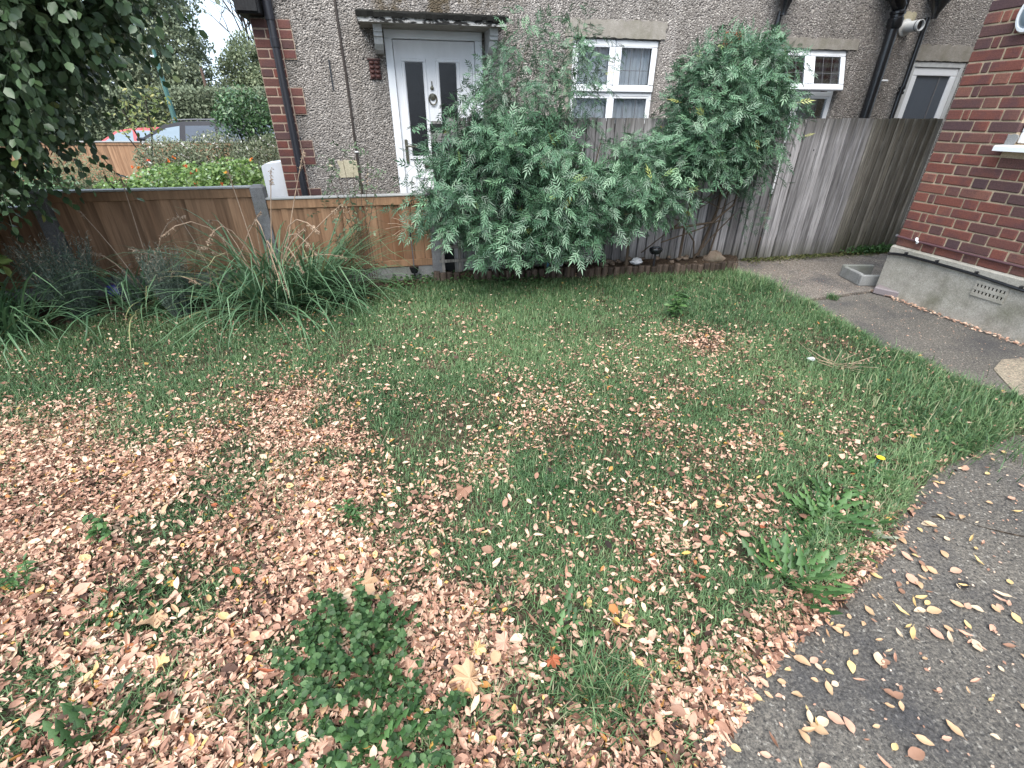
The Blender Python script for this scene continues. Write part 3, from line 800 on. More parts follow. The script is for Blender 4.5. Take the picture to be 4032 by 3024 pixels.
# back door
b = frame_bars(7.424, 8.236, .01, 2.005, .055, .0, .07, .004); bdf = b.build('door_frame', M['upvc_dirty'], house)
bd = frame_bars(7.482, 8.178, .06, 1.948, .085, .012, .06, .006).build('back_door', M['upvc'], house)
MB().box(7.567, 8.093, .03, .036, .14, 1.862).build('pane', M['carglass2'], bd)
MB().box(7.93, 7.95, .024, .0295, .15, 1.85).build('glazing_strip', M['lead'], bd)
MB().box(8.12, 8.15, -.03, .012, .95, 1.15, .005).build('door_handle', M['white'], bd)

# eaves box, pipes, vents, cables
b = MB(); b.box(-.075, .125, -.17, .3, 2.185, 3.1, .008); b.box(-.06, .11, -.185, -.17, 2.2, 3.1, .003); b.build('eaves_box', M['soffitblack'], house)
b = MB(); b.tube([(.178, -.055, .01), (.178, -.055, 2.13), (.176, -.05, 2.17)], .034, 12); b.lathe([(.0, 0), (.04, 0), (.04, .07), (.034, .075), (0, .075)], 12, Matrix.Translation((.178, -.055, 1.96)))
b.tube([(.176, -.05, 2.16), (.176, -.045, 3.2)], .042, 12)
b.build('drainpipe', M['pipeblack'], house, True)
b = MB(); b.box(.12, .236, -.012, -.002, 1.2, 1.225); b.box(.12, .236, -.012, -.002, .62, .645); b.build('pipe_bracket', M['pipeblack'], house)
cab = MB().tube([(.748, -.012, 3.2), (.752, -.012, 2.2), (.757, -.014, 1.6), (.75, -.012, 1.1), (.752, -.013, .3)], .0115, 6).build('cable', M['cable'], house, True)
MB().box(.735, .768, -.028, -.001, 1.085, 1.098).build('cable_clip', M['white'], cab)
MB().box(.612, .624, -.012, .002, 1.635, 1.88).build('dark_strip', M['black'], house)  # thin black upright strip on the wall
b = MB(); b.box(.985, 1.088, -.02, .002, 1.727, 1.884, .003); b.box(.972, 1.1, -.032, .002, 1.884, 1.896, .002)
for i in range(2):
    for j in range(4):
        b.lathe([(.024, 0), (.022, .012), (.012, .02), (0, .022)], 10, Matrix.Translation((1.012 + .05 * i, -.019, 1.75 + .037 * j)) @ Matrix.Rotation(PI / 2, 4, 'X') @ Matrix.Diagonal((1, .72, 1, 1)))
b.build('clay_vent', M['redclay'], house)
b = MB()
ax0, ax1, az0, az1 = 4.785, 5.005, 2.062, 2.212
for i in range(8): x = ax0 + (ax1 - ax0) * i / 7; b.box(x - .008, x + .008, -.02, .002, az0, az1)
for j in range(6): z = az0 + (az1 - az0) * j / 5; b.box(ax0 - .006, ax1 + .006, -.018, .002, z - .007, z + .007)
ab = b.build('air_brick', M['terracotta'], house)
MB().box(ax0, ax1, -.006, -.001, az0, az1).build('hole_shade_plate', M['dark'], ab)  # black plate paints shade into the holes of the grille
# rainwater hopper and its pipe behind the bush
b = MB(); b.lathe([(.03, 0), (.03, .03), (.06, .12), (.13, .26), (.14, .42), (.12, .42), (0, .4)], 14, Matrix.Translation((5.34, -.15, 2.36)))
b.tube([(5.34, -.1, 2.4), (5.33, -.09, 2.2), (5.3, -.07, .3)], .03, 10); b.lathe([(0, 0), (.04, 0), (.04, .05), (0, .05)], 12, Matrix.Translation((5.33, -.09, 2.22))); b.lathe([(0, 0), (.04, 0), (.04, .04), (0, .04)], 12, Matrix.Translation((5.325, -.088, 2.13)))
b.build('rainwater_hopper', M['black'], house, True)
# soil stack
b = MB(); b.tube([(6.86, -.1, .02), (6.86, -.1, 2.36)], .056, 14)
b.lathe([(.056, 0), (.075, .03), (.078, .10), (.066, .11), (.066, .13), (.076, .14), (.076, .16), (.056, .18)], 16, Matrix.Translation((6.86, -.1, 2.29)))
b.tube([(6.86, -.1, 2.42), (6.86, -.1, 2.65), (6.9, -.08, 3.4)], .06, 12); b.tube([(6.86, -.1, 2.5), (6.72, -.12, 2.62), (6.55, -.1, 2.75)], [.07, .08, .06], 12); b.lathe([(.0, 0), (.1, .02), (.12, .16), (0, .2)], 12, Matrix.Translation((6.74, -.13, 2.53)))
b.build('soil_pipe', M['black'], house, True)
b = MB(); b.tube([(6.965, -.05, .02), (6.965, -.05, 2.3), (7.0, -.05, 2.6), (7.05, -.05, 3.2)], .019, 8); b.build('waste_pipe', M['black'], house, True)
b = MB(); b.box(6.96, 7.06, -.08, -.05, 1.79, 1.808, .004); b.build('cable_clip', M['white'], house)
b = MB(); b.tube([(7.315, -.06, .02), (7.315, -.06, 1.68), (7.335, -.06, 1.74), (7.335, -.06, 2.42)], .027, 10)
for z in (1.66, 1.71, 2.33): b.lathe([(0, 0), (.039, 0), (.039, .03), (0, .03)], 12, Matrix.Translation((7.32, -.06, z)))
b.lathe([(.03, 0), (.035, .05), (.12, .2), (.14, .34), (0, .34)], 14, Matrix.Translation((7.36, -.12, 2.4)))
b.build('waste_pipe', M['black'], house, True)
Rf = Matrix.Translation((7.12, -.004, 2.325)) @ Matrix.Rotation(PI / 2, 4, 'X')
fl = MB().lathe([(0, 0), (.085, 0), (.085, .012), (.062, .02), (.055, .03), (.055, .2), (.048, .2), (.045, .1), (0, .1)], 20, Rf).build('boiler_flue', M['upvc_dirty'], house, True)
MB().lathe([(.03, .15), (.03, .185), (0, .185)], 16, Rf).build('flue_baffle', M['black'], fl)
MB().lathe([(.0565, .16), (.0565, .172), (.054, .172)], 16, Rf).build('flue_ring', M['lead'], fl)
# meter box on the flank wall
MB().prism([(-.235, .5), (-.235, .955), (-.2, .975), (-.001, .998), (-.001, .5)], .16, .5, 'y').build('meter_box', M['metergrey'], house)

# ------------------------------------------------------------------ the red brick house on the right
bh = thing('brick_house', 'red brick house wall with pale mortar over a grey rendered plinth on the right', 'house', BO, T - PI / 2)
WX0, WX1, WZ0, WZ1 = .535, 1.75, 1.257, 2.30
b = MB()
xs = [.003, WX0, WX1, 2.5]
for (a, c, z0, z1) in ((.003, WX0, .4, 2.6), (WX0, WX1, .4, WZ0), (WX0, WX1, WZ1, 2.6), (WX1, 2.5, .4, 2.6)):
    b.add([(a, .007, z0), (c, .007, z0), (c, .007, z1), (a, .007, z1)], [(0, 1, 2, 3)])
b.add([(.003, .007, .4), (.003, 6, .4), (.003, 6, 2.6), (.003, .007, 2.6)], [(0, 3, 2, 1)])
for a, c, d, e2 in ((WX0, WX0, WZ0, WZ1), (WX1, WX1, WZ0, WZ1)): b.add([(a, .007, d), (a, .2, d), (a, .2, e2), (a, .007, e2)], [(0, 1, 2, 3)])
b.add([(WX0, .007, WZ1), (WX1, .007, WZ1), (WX1, .2, WZ1), (WX0, .2, WZ1)], [(0, 1, 2, 3)])
b.add([(WX0, .007, WZ0), (WX1, .007, WZ0), (WX1, .2, WZ0), (WX0, .2, WZ0)], [(0, 1, 2, 3)])
b.build('wall', M['mortar'], bh)
b = MB(); b.box(0, 8, 0.0, .3, 2.6, 5.2); b.box(2.5, 8, 0.0, .3, .41, 2.6); b.box(0, .3, .3, 7, 2.6, 5.2); b.box(.004, .3, .35, 7, 0, 2.6)
b.build('upper_wall', M['brickwork'], bh)
bc = {}
def place_brick(x0, x1, z):
    l = round(x1 - x0, 3)
    key = (l, random.randrange(3))
    if key not in bc: bc[key] = brick_mesh('brick', l, .0645, .1, M['brick'], 50 + len(bc))
    link('brick', bc[key], bh, (x0 + random.uniform(-.001, .001), random.uniform(-.0025, .0015), z + random.uniform(-.001, .001)))
for i in range(-6, 22):
    zb = 2.074 - .075 * (i + 1) + .0055
    if zb + .06 > 2.6: continue
    if i % 2: js = [0.0]; x = .0; seq = [.225, .1125]; k = 0
    else: js = [0.0, .1125, .169]; x = .169; seq = [.225, .1125]; k = 0
    x = js[-1]
    while x < 2.49: x += seq[k % 2]; k += 1; js.append(min(x, 2.5))
    for a, c in zip(js[:-1], js[1:]):
        x0 = a + (.0055 if a else 0); x1 = c - .0055
        z1 = zb + .0645
        if z1 > WZ0 - .03 and zb < WZ1:
            lim = .5 if z1 < WZ0 + .07 else WX0
            if x0 >= lim - .02 and x1 <= WX1: continue
            if x0 < lim < x1: x1 = lim
            if x0 < WX1 < x1: x0 = WX1
        if x1 - x0 < .02: continue
        place_brick(x0, x1, zb)
# plinth with a weathered top
b = MB(); b.prism([(-.022, -.05), (-.022, .415), (-.004, .428), (.3, .428), (.3, -.05)], -.012, 8); b.box(-.012, .3, .3, 7, -.05, .42)
pl = b.build('plinth', M['plinth'], bh)
VX0, VX1, VZ0, VZ1 = .762, .972, .236, .33
b = MB()
for i in range(9):
    if i == 4: continue
    x = VX0 + (VX1 - VX0) * i / 8; b.box(x - .0075, x + .0075, -.03, -.02, VZ0, VZ1)
b.box(VX0 + .098, VX0 + .112, -.0305, -.02, VZ0, VZ1)
for z in (VZ0, (VZ0 + VZ1) / 2, VZ1): b.box(VX0 - .008, VX1 + .008, -.0315, -.02, z - .012, z + .012)
av = b.build('air_brick', M['plinth'], bh); MB().box(VX0, VX1, -.0245, -.021, VZ0, VZ1).build('hole_shade_plate', M['dark'], av)  # dark plate stands in for the shade inside the slots
pts = [(-.012, -.02, .352), (.0, -.034, .355), (.06, -.036, .366), (.15, -.036, .377), (.42, -.036, .379), (.73, -.036, .374), (1.04, -.036, .357), (1.4, -.036, .352), (2.2, -.036, .36), (4, -.036, .36)]
cb = MB().tube(pts, .0115, 8).build('cable', M['black'], bh, True)
for x, z in ((.15, .377), (.42, .379), (.73, .374), (1.04, .357), (1.4, .352)):
    b = MB(); b.box(x - .006, x + .007, -.05, -.021, z + .008, z + .026, .002); b.box(x + .006, x + .016, -.046, -.03, z + .018, z + .028, .002); b.build('cable_clip', M['blackmatt'], cb)
mp = MB().tube([(-.006, -.014, .506), (.19, -.016, .501), (1.0, -.016, .498), (4, -.016, .498)], .0095, 8).build('copper_pipe', M['maroon'], bh, True)
b = MB(); b.tube([(.17, -.002, .515), (.18, -.025, .523), (.195, -.036, .515), (.205, -.036, .5), (.2, -.03, .489)], [.008, .011, .012, .011, .008], 8); b.build('pipe_clip', M['white'], mp, True)
b = MB(); b.lathe([(0, 0), (.013, 0), (.013, .016), (0, .016)], 10, Matrix.Translation((-.012, -.014, .507)) @ Matrix.Rotation(PI / 2, 4, 'Y')); b.build('pipe_cap', M['lead'], mp)
# window over the sill
sl = MB().prism([(-.075, 1.213), (-.075, 1.243), (-.06, 1.249), (.1, 1.256), (.1, 1.213)], .484, 1.8).build('window_sill', M['upvc'], bh)
ragged('cement_patch', .495, .56, 1.251, 1.318, -.006, M['concrete'], .006, 9, bh)
wf = frame_bars(.545, 1.74, 1.262, 2.295, .07, .03, .1, .006).build('window', M['upvc'], bh)
MB().box(.615, 1.67, .06, .066, 1.33, 2.225).build('pane', M['glass'], wf)
MB().box(.5, 1.9, .5, .55, 1.0, 2.4).build('room_lining', M['interior'], bh)
Ro = Matrix.Translation((.315, -.002, 2.03)) @ Matrix.Rotation(PI / 2, 4, 'X') @ Matrix.Diagonal((.78, 1.05, 1, 1))
wl = MB().lathe([(.105, 0), (.108, .02), (.1, .034), (.085, .036), (.082, .024), (0, .024)], 28, Ro).build('wall_fitting', M['upvc'], bh, True)
MB().lathe([(.08, .026), (.06, .04), (.03, .047), (0, .049)], 24, Ro).build('fitting_lens', M['carglass'], wl, True)

# ------------------------------------------------------------------ fences
rb = random.Random(3)
def board(parent, x, w, z0, z1, mat, y=0.0, th=.026, lean=0.0):
    """one feather-edge board: thick edge proud, thin edge tucked under its neighbour"""
    b = MB()
    t0, t1 = (th, .006) if rb.random() < 2 else (.006, th)
    zt = z1 + rb.uniform(-.004, .004)
    pr = [(0, -t0), (w, -t1 + .002), (w, 0), (0, 0)]
    vs = [(p[0] + lean * (z / 1.4), p[1], z) for z in (0, zt - z0) for p in pr]
    b.add(vs, [(3, 2, 1, 0), (4, 5, 6, 7), (0, 1, 5, 4), (1, 2, 6, 5), (2, 3, 7, 6), (3, 0, 4, 7)])
    return b.build('board', mat, parent, False, (x, y + rb.uniform(-.005, .003), z0))
gf = thing('board_fence', 'weathered grey board fence standing behind the jasmine bushes and log edging', 'fence', fw(-1.8, 0), T)
x = -3.40
while x < -.02:
    w = min(rb.choice((.085, .092, .098, .104)), -x - .004)
    if w < .03: break
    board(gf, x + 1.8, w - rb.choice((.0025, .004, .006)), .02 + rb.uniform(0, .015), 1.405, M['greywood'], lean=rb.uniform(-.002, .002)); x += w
b = MB()
for z in (.35, .8, 1.22): b.box(-1.74, 1.77, .002, .05, z, z + .07)
b.build('rail', M['greywood'], gf)
MB().box(-1.74, 1.77, .0505, .056, .05, 1.36).build('gap_shade_sheet', M['soffitblack'], gf)  # added black sheet, makes the board gaps read as shade
for x in (-1.72, -.2, 1.7): MB().box(x, x + .08, .052, .13, 0, 1.38).build('post', M['greywood'], gf)
gg = thing('board_gate', 'tall gate of weathered grey vertical boards between the fence and the brick house', 'gate', fw(.02, 0), T)
x = .012
while x < 1.87:
    w = min(rb.choice((.078, .086, .094, .1, .108)), 1.89 - x)
    if w < .03: break
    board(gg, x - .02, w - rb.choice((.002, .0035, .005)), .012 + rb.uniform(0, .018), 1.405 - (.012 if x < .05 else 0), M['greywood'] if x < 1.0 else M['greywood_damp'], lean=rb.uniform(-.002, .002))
    x += w + (.006 if x < .35 and rb.random() < .5 else 0)
b = MB()
for z in (.25, 1.1): b.box(.02, 1.84, .002, .05, z, z + .09)
b.build('ledge', M['greywood'], gg)
MB().box(.06, 1.84, .0505, .056, .05, 1.36).build('gap_shade_sheet', M['soffitblack'], gg)  # black sheet added behind, painting shade between the gate boards
for (x, z) in ((.34, 1.12), (.3, .42), (.62, .52), (.9, 1.15), (1.3, .6)): MB().lathe([(0, 0), (.008, 0), (.006, .004), (0, .005)], 8, Matrix.Translation((x, -.014, z)) @ Matrix.Rotation(PI / 2, 4, 'X')).build('nail_head', M['blackmatt'], gg)

def brown_panel(label, s0, s1, ztop, zrail, zgrav):
    t = thing('closeboard_fence', label, 'fence', fw(s0, 0), T, 'orange brown board fences')
    L = s1 - s0
    x = 0.0
    while x < L - .02:
        w = min(rb.choice((.088, .095, .1, .108)), L - x)
        board(t, x, w - .003, zgrav + .07, zrail + .015, M['brownwood'], .010, .022, rb.uniform(-.003, .003)); x += w
    MB().box(.0, L, -.022, .012, zrail, ztop - .016, .004).build('top_rail', M['caprail'], t)
    MB().box(-.004, L + .004, -.032, .05, ztop - .015, ztop, .003).build('capping', M['capgrey'], t)
    MB().box(.0, L, .013, .03, zgrav + .07, zrail).build('gap_shade_sheet', M['soffitblack'], t)  # added dark sheet, shade painted into the panel seams
    MB().box(.0, L, -.018, .012, zgrav + .004, zgrav + .068, .003).build('bottom_rail', M['caprail'], t)
    MB().box(.0, L, -.008, .04, -.05, zgrav, .004).build('gravel_board', M['concrete'], t)
    return t
brown_panel('taller orange brown fence panel between two grey concrete posts left of the white door', -6.525, -5.065, .908, .82, .215)
brown_panel('lower orange brown fence panel in front of the white door, running into the bush', -4.965, -3.60, .812, .722, .16)
brown_panel('brown fence panel at the left edge, mostly hidden under the dark tree', -8.2, -6.655, .80, .71, .16)
def post(label, s, top):
    b = MB(); b.prism([(-.05, -.04), (.05, -.04), (.05, .07), (-.05, .07)], -.1, top - .02, 'z')
    o = b.build('fence_post', M['post'])
    bm = MB(); bm.add([(-.05, -.04, top - .02), (.05, -.04, top - .02), (.05, .07, top - .02), (-.05, .07, top - .02), (-.035, -.025, top), (.035, -.025, top), (.035, .055, top), (-.035, .055, top)], [(4, 5, 6, 7), (0, 1, 5, 4), (1, 2, 6, 5), (2, 3, 7, 6), (3, 0, 4, 7)])
    c = bm.build('post_cap', M['post'], o)
    o.location = fw(s, -.005); o.rotation_euler = (0, 0, T)
    return tag(o, label, 'fence post', 'grey concrete fence posts')
post('grey concrete post standing between the two orange brown fence panels', -5.014, .915)
post('grey concrete post at the left end of the taller brown panel, under the dark tree', -6.59, .915)
post('short grey concrete post half buried in the bush beside the trellis', -3.565, .84)

# trellis leaning by the bush
tr = thing('trellis', 'small grey wooden trellis against the brown fence at the left foot of the bush', 'trellis', fw(-3.53, -.07), T)
for x in (0, .16, .32): MB().box(x, x + .028, -.012, 0, .1, .62).build('slat', M['trellis'], tr)
for z in (.2, .33, .46, .58): MB().box(-.02, .37, -.024, -.0125, z, z + .026).build('slat', M['trellis'], tr)

# log-roll edging in front of the raised bed
ed = thing('log_edging', 'low dark edging of short split logs along the raised bed under the bushes', 'bed edging', (.456, 4.538, 0))
P = [np.array(p) for p in ((-.713, 4.398), (.456, 4.538), (1.346, 4.637), (2.30, 4.79))]
seg = [np.linalg.norm(P[i + 1] - P[i]) for i in range(3)]
log_meshes = []
for k in range(5):
    r = random.Random(k); rad = .03
    b = MB(); n = 7
    prof = [(rad * math.cos(a) * 1.0, -rad * .85 * math.sin(a)) for a in np.linspace(0, PI, n)]
    prof = prof + [(-rad, .012), (rad, .012)]
    vs = [(x, y, -.02) for x, y in prof] + [(x + r.uniform(-.002, .002), y, .135 + r.uniform(-.003, .003)) for x, y in prof] + [(x * .85, y * .85, .145) for x, y in prof]
    m = len(prof); fs = [tuple(range(m)), tuple(range(2 * m, 3 * m))[::-1]]
    for j in (0, 1):
        for i in range(m): fs.append((j * m + i, j * m + (i + 1) % m, (j + 1) * m + (i + 1) % m, (j + 1) * m + i))
    log_meshes.append(b.add(vs, fs).mesh('log', M['logwood']))
d = 0.0; tot = sum(seg)
while d < tot:
    q = d
    for i in range(3):
        if q <= seg[i]: break
        q -= seg[i]
    i = min(i, 2); dr = (P[i + 1] - P[i]) / seg[i]; pt = P[i] + dr * q
    if not (.24 < d < .36):
        link('log', random.choice(log_meshes), ed, (pt[0] - .456, pt[1] - 4.538, rb.uniform(-.02, .004)), (rb.uniform(-.05, .03), rb.uniform(-.05, .08), math.atan2(dr[1], dr[0])))
    d += .0625
# ------------------------------------------------------------------ lawn: blades, litter, single leaves
LB = np.array([(-4.5, 1.8), (-2.54, 1.93), (-2.27, 2.1), (-1.86, 2.08), (-1.5, 2.42), (-1.05, 2.25), (-.78, 1.95), (-.32, 1.5), (.08, 1.28), (.42, 1.1), (.66, 1.0), (.88, 1.0), (3, .9)])
def litter_density(x, y):
    L = np.interp(x, LB[:, 0], LB[:, 1]) + (vnoise(x + 9, y + 9, 21, 2.2) - .5) * .6
    f = sstep(-.25, .5, L - y)
    patch = vnoise(x + 9, y + 9, 22, 2.6) * .6 + vnoise(x + 9, y + 9, 23, 6.5) * .4
    dark = sstep(.50, .66, patch) * sstep(-1.9, -1.4, x) * (1 - sstep(.3, .6, x) * sstep(1.1, .9, y))   # grassy patches among the leaves
    f = f * (1 - .78 * dark)
    for gx_, gy_, rx_, ry_ in ((-1.38, 1.32, .2, .13), (-1.08, 1.08, .2, .11), (-.62, .70, .2, .10), (-.30, .63, .16, .07), (-.15, 1.2, .14, .1), (.24, .74, .14, .07), (-.9, 1.75, .16, .1), (-.55, 1.38, .16, .1), (.05, .98, .12, .07), (-.98, .68, .12, .07)):
        q = ((x - gx_) / rx_) ** 2 + ((y - gy_) / ry_) ** 2 + 1.6 * (vnoise(x + 9, y + 9, 27, 11) - .5)
        f = f * (1 - .72 * sstep(1.3, .2, q))
    mid = .25 * sstep(3.7, 1.6, y) * sstep(-2.6, -.9, x) * sstep(2.4, 1.3, x) * (.1 + 1.8 * vnoise(x + 9, y + 9, 24, 4.5) ** 1.5)
    spot = .35 * np.exp(-(((x - 1.33) / .35) ** 2 + ((y - 3.05) / .28) ** 2))
    far = .012 + .12 * sstep(4.6, 3.0, y) * vnoise(x + 9, y + 9, 26, 3.2) ** 2
    return np.maximum(np.maximum(f, mid), np.maximum(far, spot))
def bare_patch(x, y):
    return np.exp(-(((x - 1.335) / .20) ** 2 + ((y - 3.03) / .15) ** 2)) + .9 * np.exp(-(((x + 1.05) / .45) ** 2 + ((y - 4.25) / .13) ** 2)) + .8 * np.exp(-(((x + 3.6) / .5) ** 2 + ((y - 2.85) / .2) ** 2))

def project(x, y, z):
    c, s = math.cos(.5173), math.sin(.5173); zz = z - EYE
    zc = y * c - zz * s; yc = -(y * s + zz * c)
    return 2016 + 1864.6 * x / zc, 1512 + 1864.6 * yc / zc
def in_view(x, y, m=250):
    u, v = project(x, y, 0.0); return (u > -m) & (u < 4032 + m) & (v < 3024 + m) & (v > 0)

def grass_arrays(x, y, z, L, W, lean, rnd):
    n = len(x); a = rng.random(n) * 2 * PI
    dx, dy = np.cos(a), np.sin(a); px, py = -dy, dx
    P = np.stack([x, y, z], 1); D = np.stack([dx, dy, 0 * dx], 1); S = np.stack([px, py, 0 * dx], 1)
    up = np.array([0, 0, 1.])
    h1, h2 = L * .55, L * np.sqrt(np.maximum(1 - lean ** 2, .05)) * .95
    m = P + D * (L * lean * .35)[:, None] + up * h1[:, None]
    t = P + D * (L * lean)[:, None] + up * np.maximum(h2, .3 * L)[:, None]
    V = np.stack([P - S * (W / 2)[:, None], P + S * (W / 2)[:, None], m + S * (W * .4)[:, None], m - S * (W * .4)[:, None], t], 1).reshape(-1, 3)
    loops = (np.array([0, 1, 2, 3, 3, 2, 4])[None] + (np.arange(n) * 5)[:, None]).ravel()
    return V, np.tile([4, 3], n), loops, np.repeat(rnd, 5)
N0 = 900000
# more candidates close to the camera, where single blades show
gx = rng.uniform(-4.6, 3.1, N0); gy = .2 + 4.75 * rng.random(N0) ** 1.15
d = poly_d(gx, gy)
lit = litter_density(gx, gy); bp = bare_patch(gx, gy)
clump = vnoise(gx + 9, gy + 9, 31, 9) * .6 + vnoise(gx + 9, gy + 9, 32, 21) * .4
pk = (1 - .84 * sstep(.3, .8, lit)) * (.55 + .45 * sstep(.25, .5, vnoise(gx + 9, gy + 9, 35, 4))) * sstep(.9, .3, bp) * (.45 + .9 * sstep(.3, .62, clump))
keep = (d > -.015 + .02 * rng.random(N0)) & in_view(gx, gy) & (rng.random(N0) < pk)
gx, gy, d, lit, clump = gx[keep], gy[keep], d[keep], lit[keep], clump[keep]
edge = sstep(.28, .02, d) * sstep(.6, 1.2, gx) * (1 - sstep(.35, .8, lit))   # long shaggy fringe along the path
lush = sstep(3.0, 4.2, gy) * .35 + edge * .9 + sstep(.55, .75, vnoise(gx + 9, gy + 9, 33, 3)) * .35
gl = (.022 + .033 * rng.random(len(gx)) ** 1.5) * (1 + lush)
gw = .0024 + .002 * rng.random(len(gx))
tone = np.clip(.55 * rng.random(len(gx)) + .46 * vnoise(gx + 9, gy + 9, 34, 1.6) + .18 * rng.normal(size=len(gx)) + .1 * edge, 0, .92)
dry = rng.random(len(gx)) < .05 + .10 * sstep(.1, .5, lit)
tone = np.where(dry, .95 + .05 * rng.random(len(gx)), tone)
ga = grass_arrays(gx, gy, lawn_z(gx, gy, d) - .004, gl, gw, .35 + .62 * rng.random(len(gx)), tone)
me = np_mesh('grass', *ga[:3], M['grass'], {'rnd': ga[3]})
tag(link('grass', me), kind='stuff')
print('grass blades', len(gx))

def leaf_batch(name, x, y, z, size, rnd, tmpl, tilt=.45):
    n = len(x); a = rng.random(n) * 2 * PI
    A = np.stack([np.cos(a), np.sin(a), rng.normal(size=n) * tilt * .6], 1)
    Nn = np.stack([rng.normal(size=n) * tilt, rng.normal(size=n) * tilt, np.where(rng.random(n) < .8, 1.0, -1.0)], 1)
    return scatter(name, np.stack([x, y, z], 1) - A * (size / 2)[:, None], A, Nn, size, size * (.3 + .42 * rng.random(n)), rnd, tmpl, M['litter'])
N1 = 760000
lx = rng.uniform(-4.4, 2.9, N1); ly = rng.uniform(.2, 4.6, N1)
d = poly_d(lx, ly); ld = litter_density(lx, ly)
edgepile = .8 * sstep(.14, .0, d) * sstep(1.7, 1.2, lx) * sstep(.0, .3, lx)
keep = (d > -.05) & in_view(lx, ly) & (rng.random(N1) < np.maximum(ld, edgepile) ** 1.15)
lx, ly, ld, d = lx[keep], ly[keep], ld[keep], d[keep]
n = len(lx); print('litter', n)
sz = np.clip(.008 + .0095 * rng.gamma(1.6, .62, n), .006, .044)
lr = np.clip(.78 * rng.random(n) + .3 * vnoise(lx + 9, ly + 9, 41, 5) + .1 * rng.normal(size=n) - .03, 0, .93)
lr = np.where(rng.random(n) < .035, .95 + .05 * rng.random(n), lr)
hz = np.where(ld > .45, .002 + .028 * rng.random(n), .012 + .028 * rng.random(n))
zz = lawn_z(lx, ly, np.maximum(d, .02)) + hz
sz = sz * (1 + .12 * sstep(1.6, .7, ly))
near = (ly < 1.75) & (sz > .017)
sp = rng.random(n) < .45
for nm, sel, tm in (('leaf_litter', sp & near, OVAL), ('curled_leaf_litter', ~sp & near, CURL), ('far_leaf_litter', sp & ~near, OV4), ('far_curled_litter', ~sp & ~near, CU4)):
    tag(link(nm, leaf_batch(nm, lx[sel], ly[sel], zz[sel], sz[sel], lr[sel], tm, .75)), kind='stuff')

# twigs and broken stalks among the leaves
n = 420; tx = rng.uniform(-3.2, 1.0, n); ty = rng.uniform(.4, 2.6, n)
k = rng.random(n) < litter_density(tx, ty) + .15; tx, ty = tx[k], ty[k]; n = len(tx); a = rng.random(n) * PI
P0 = np.stack([tx, ty, lawn_z(tx, ty) + .02], 1); P1 = P0 + np.stack([np.cos(a), np.sin(a), .1 * rng.random(n)], 1) * (.05 + .1 * rng.random(n))[:, None]
sv = sticks(P0, P1, .0014, .001, .4)
me = np_mesh('twig_litter', sv[0], sv[1], sv[2], M['straw'], {'rnd': np.repeat(rng.random(n), 6)})
tag(link('twig_litter', me), kind='stuff')

# single leaves one can pick out: on the path, and the larger ones on the near lawn
def single_mat(name, c):
    k = NT(name)
    c2 = k.mix(k.ramp(k.noise(70, 4, .6), [(.4, (0, 0, 0)), (.75, (.6, .6, .6))]), c, tuple(v * .62 for v in c))
    return k.done(c2, .6, .3)
LC = {'tan': (.49, .32, .19), 'pink': (.50, .30, .215), 'yellow': (.58, .42, .2), 'brown': (.27, .15, .10), 'cream': (.56, .44, .31), 'rust': (.34, .10, .045)}
LM = {k: single_mat(k + '_leaf', v) for k, v in LC.items()}
def leaf_mesh(w, curl, cup, mat, seed):
    r = random.Random(seed); n = 9; vs, fs = [], []
    for i in range(n):
        t = i / (n - 1); wd = w * (math.sin(PI * t ** .85) ** .8 if 0 < t < 1 else .04) * (1 + r.uniform(-.08, .08))
        zc_ = curl * (t - .5) ** 2 * 2 + r.uniform(-.012, .012)
        for sd, q in ((-1, 1), (-.5, .45), (0, 0), (.5, .45), (1, 1)):
            vs.append((t - .5, sd * wd / 2 * (1 - cup * .3), zc_ + cup * q * wd * .5 + r.uniform(-.012, .012)))
    for i in range(n - 1):
        for k in range(4):
            a = i * 5 + k; fs.append((a, a + 1, a + 6, a + 5))
    b = MB().add(vs, fs); b.tube([(-.5, 0, curl * .5), (-.68, .02, curl * .5 + .02)], .012, 4)
    return b.mesh('fallen_leaf', mat, True)
LMESH = {c: [leaf_mesh(w, cu, cp, LM[c], i) for i, (w, cu, cp) in enumerate(((.52, .2, .3), (.66, -.1, .25), (.42, .4, .7), (.74, .15, .2), (.32, .5, 1.1)))] for c in LC}
def add_leaf(x, y, z, s, c, label, group, tilt=.12):
    k = random.randrange(5)
    o = link('fallen_leaf', LMESH[c][k], None, (x, y, z), (random.gauss(0, tilt), random.gauss(0, tilt), random.uniform(0, 2 * PI)))
    o.scale = (s, s, s)
    shape = ('oval', 'broad flat', 'narrow cupped', 'wide', 'tightly rolled')[k]
    sz_ = 'tiny' if s < .025 else 'small' if s < .032 else 'medium' if s < .04 else 'large'
    return tag(o, label.replace('@', sz_ + ' ' + shape), 'leaf', group)
def path_place(x, y, d):
    if d < .10: return 'right against the lawn edge' if y > .95 else 'beside the leaf pile at the lawn corner'
    if y > 1.35: return 'on the upper part of the right path'
    if x > 1.25: return 'out on the path towards the right edge'
    return 'at the bottom of the path near the picture edge' if y < .8 else 'in the middle of the dark path'
def lawn_place(x, y):
    a = 'left' if x < -.75 else 'right' if x > .3 else 'middle'
    return ('bottom ' if y < .85 else 'lower ' if y < 1.15 else 'upper ') + a + ' of the leaf drift'
cols = ['tan'] * 7 + ['pink'] * 6 + ['yellow'] * 4 + ['brown'] * 3 + ['cream'] * 4
cnt = 0
rl = random.Random(77)
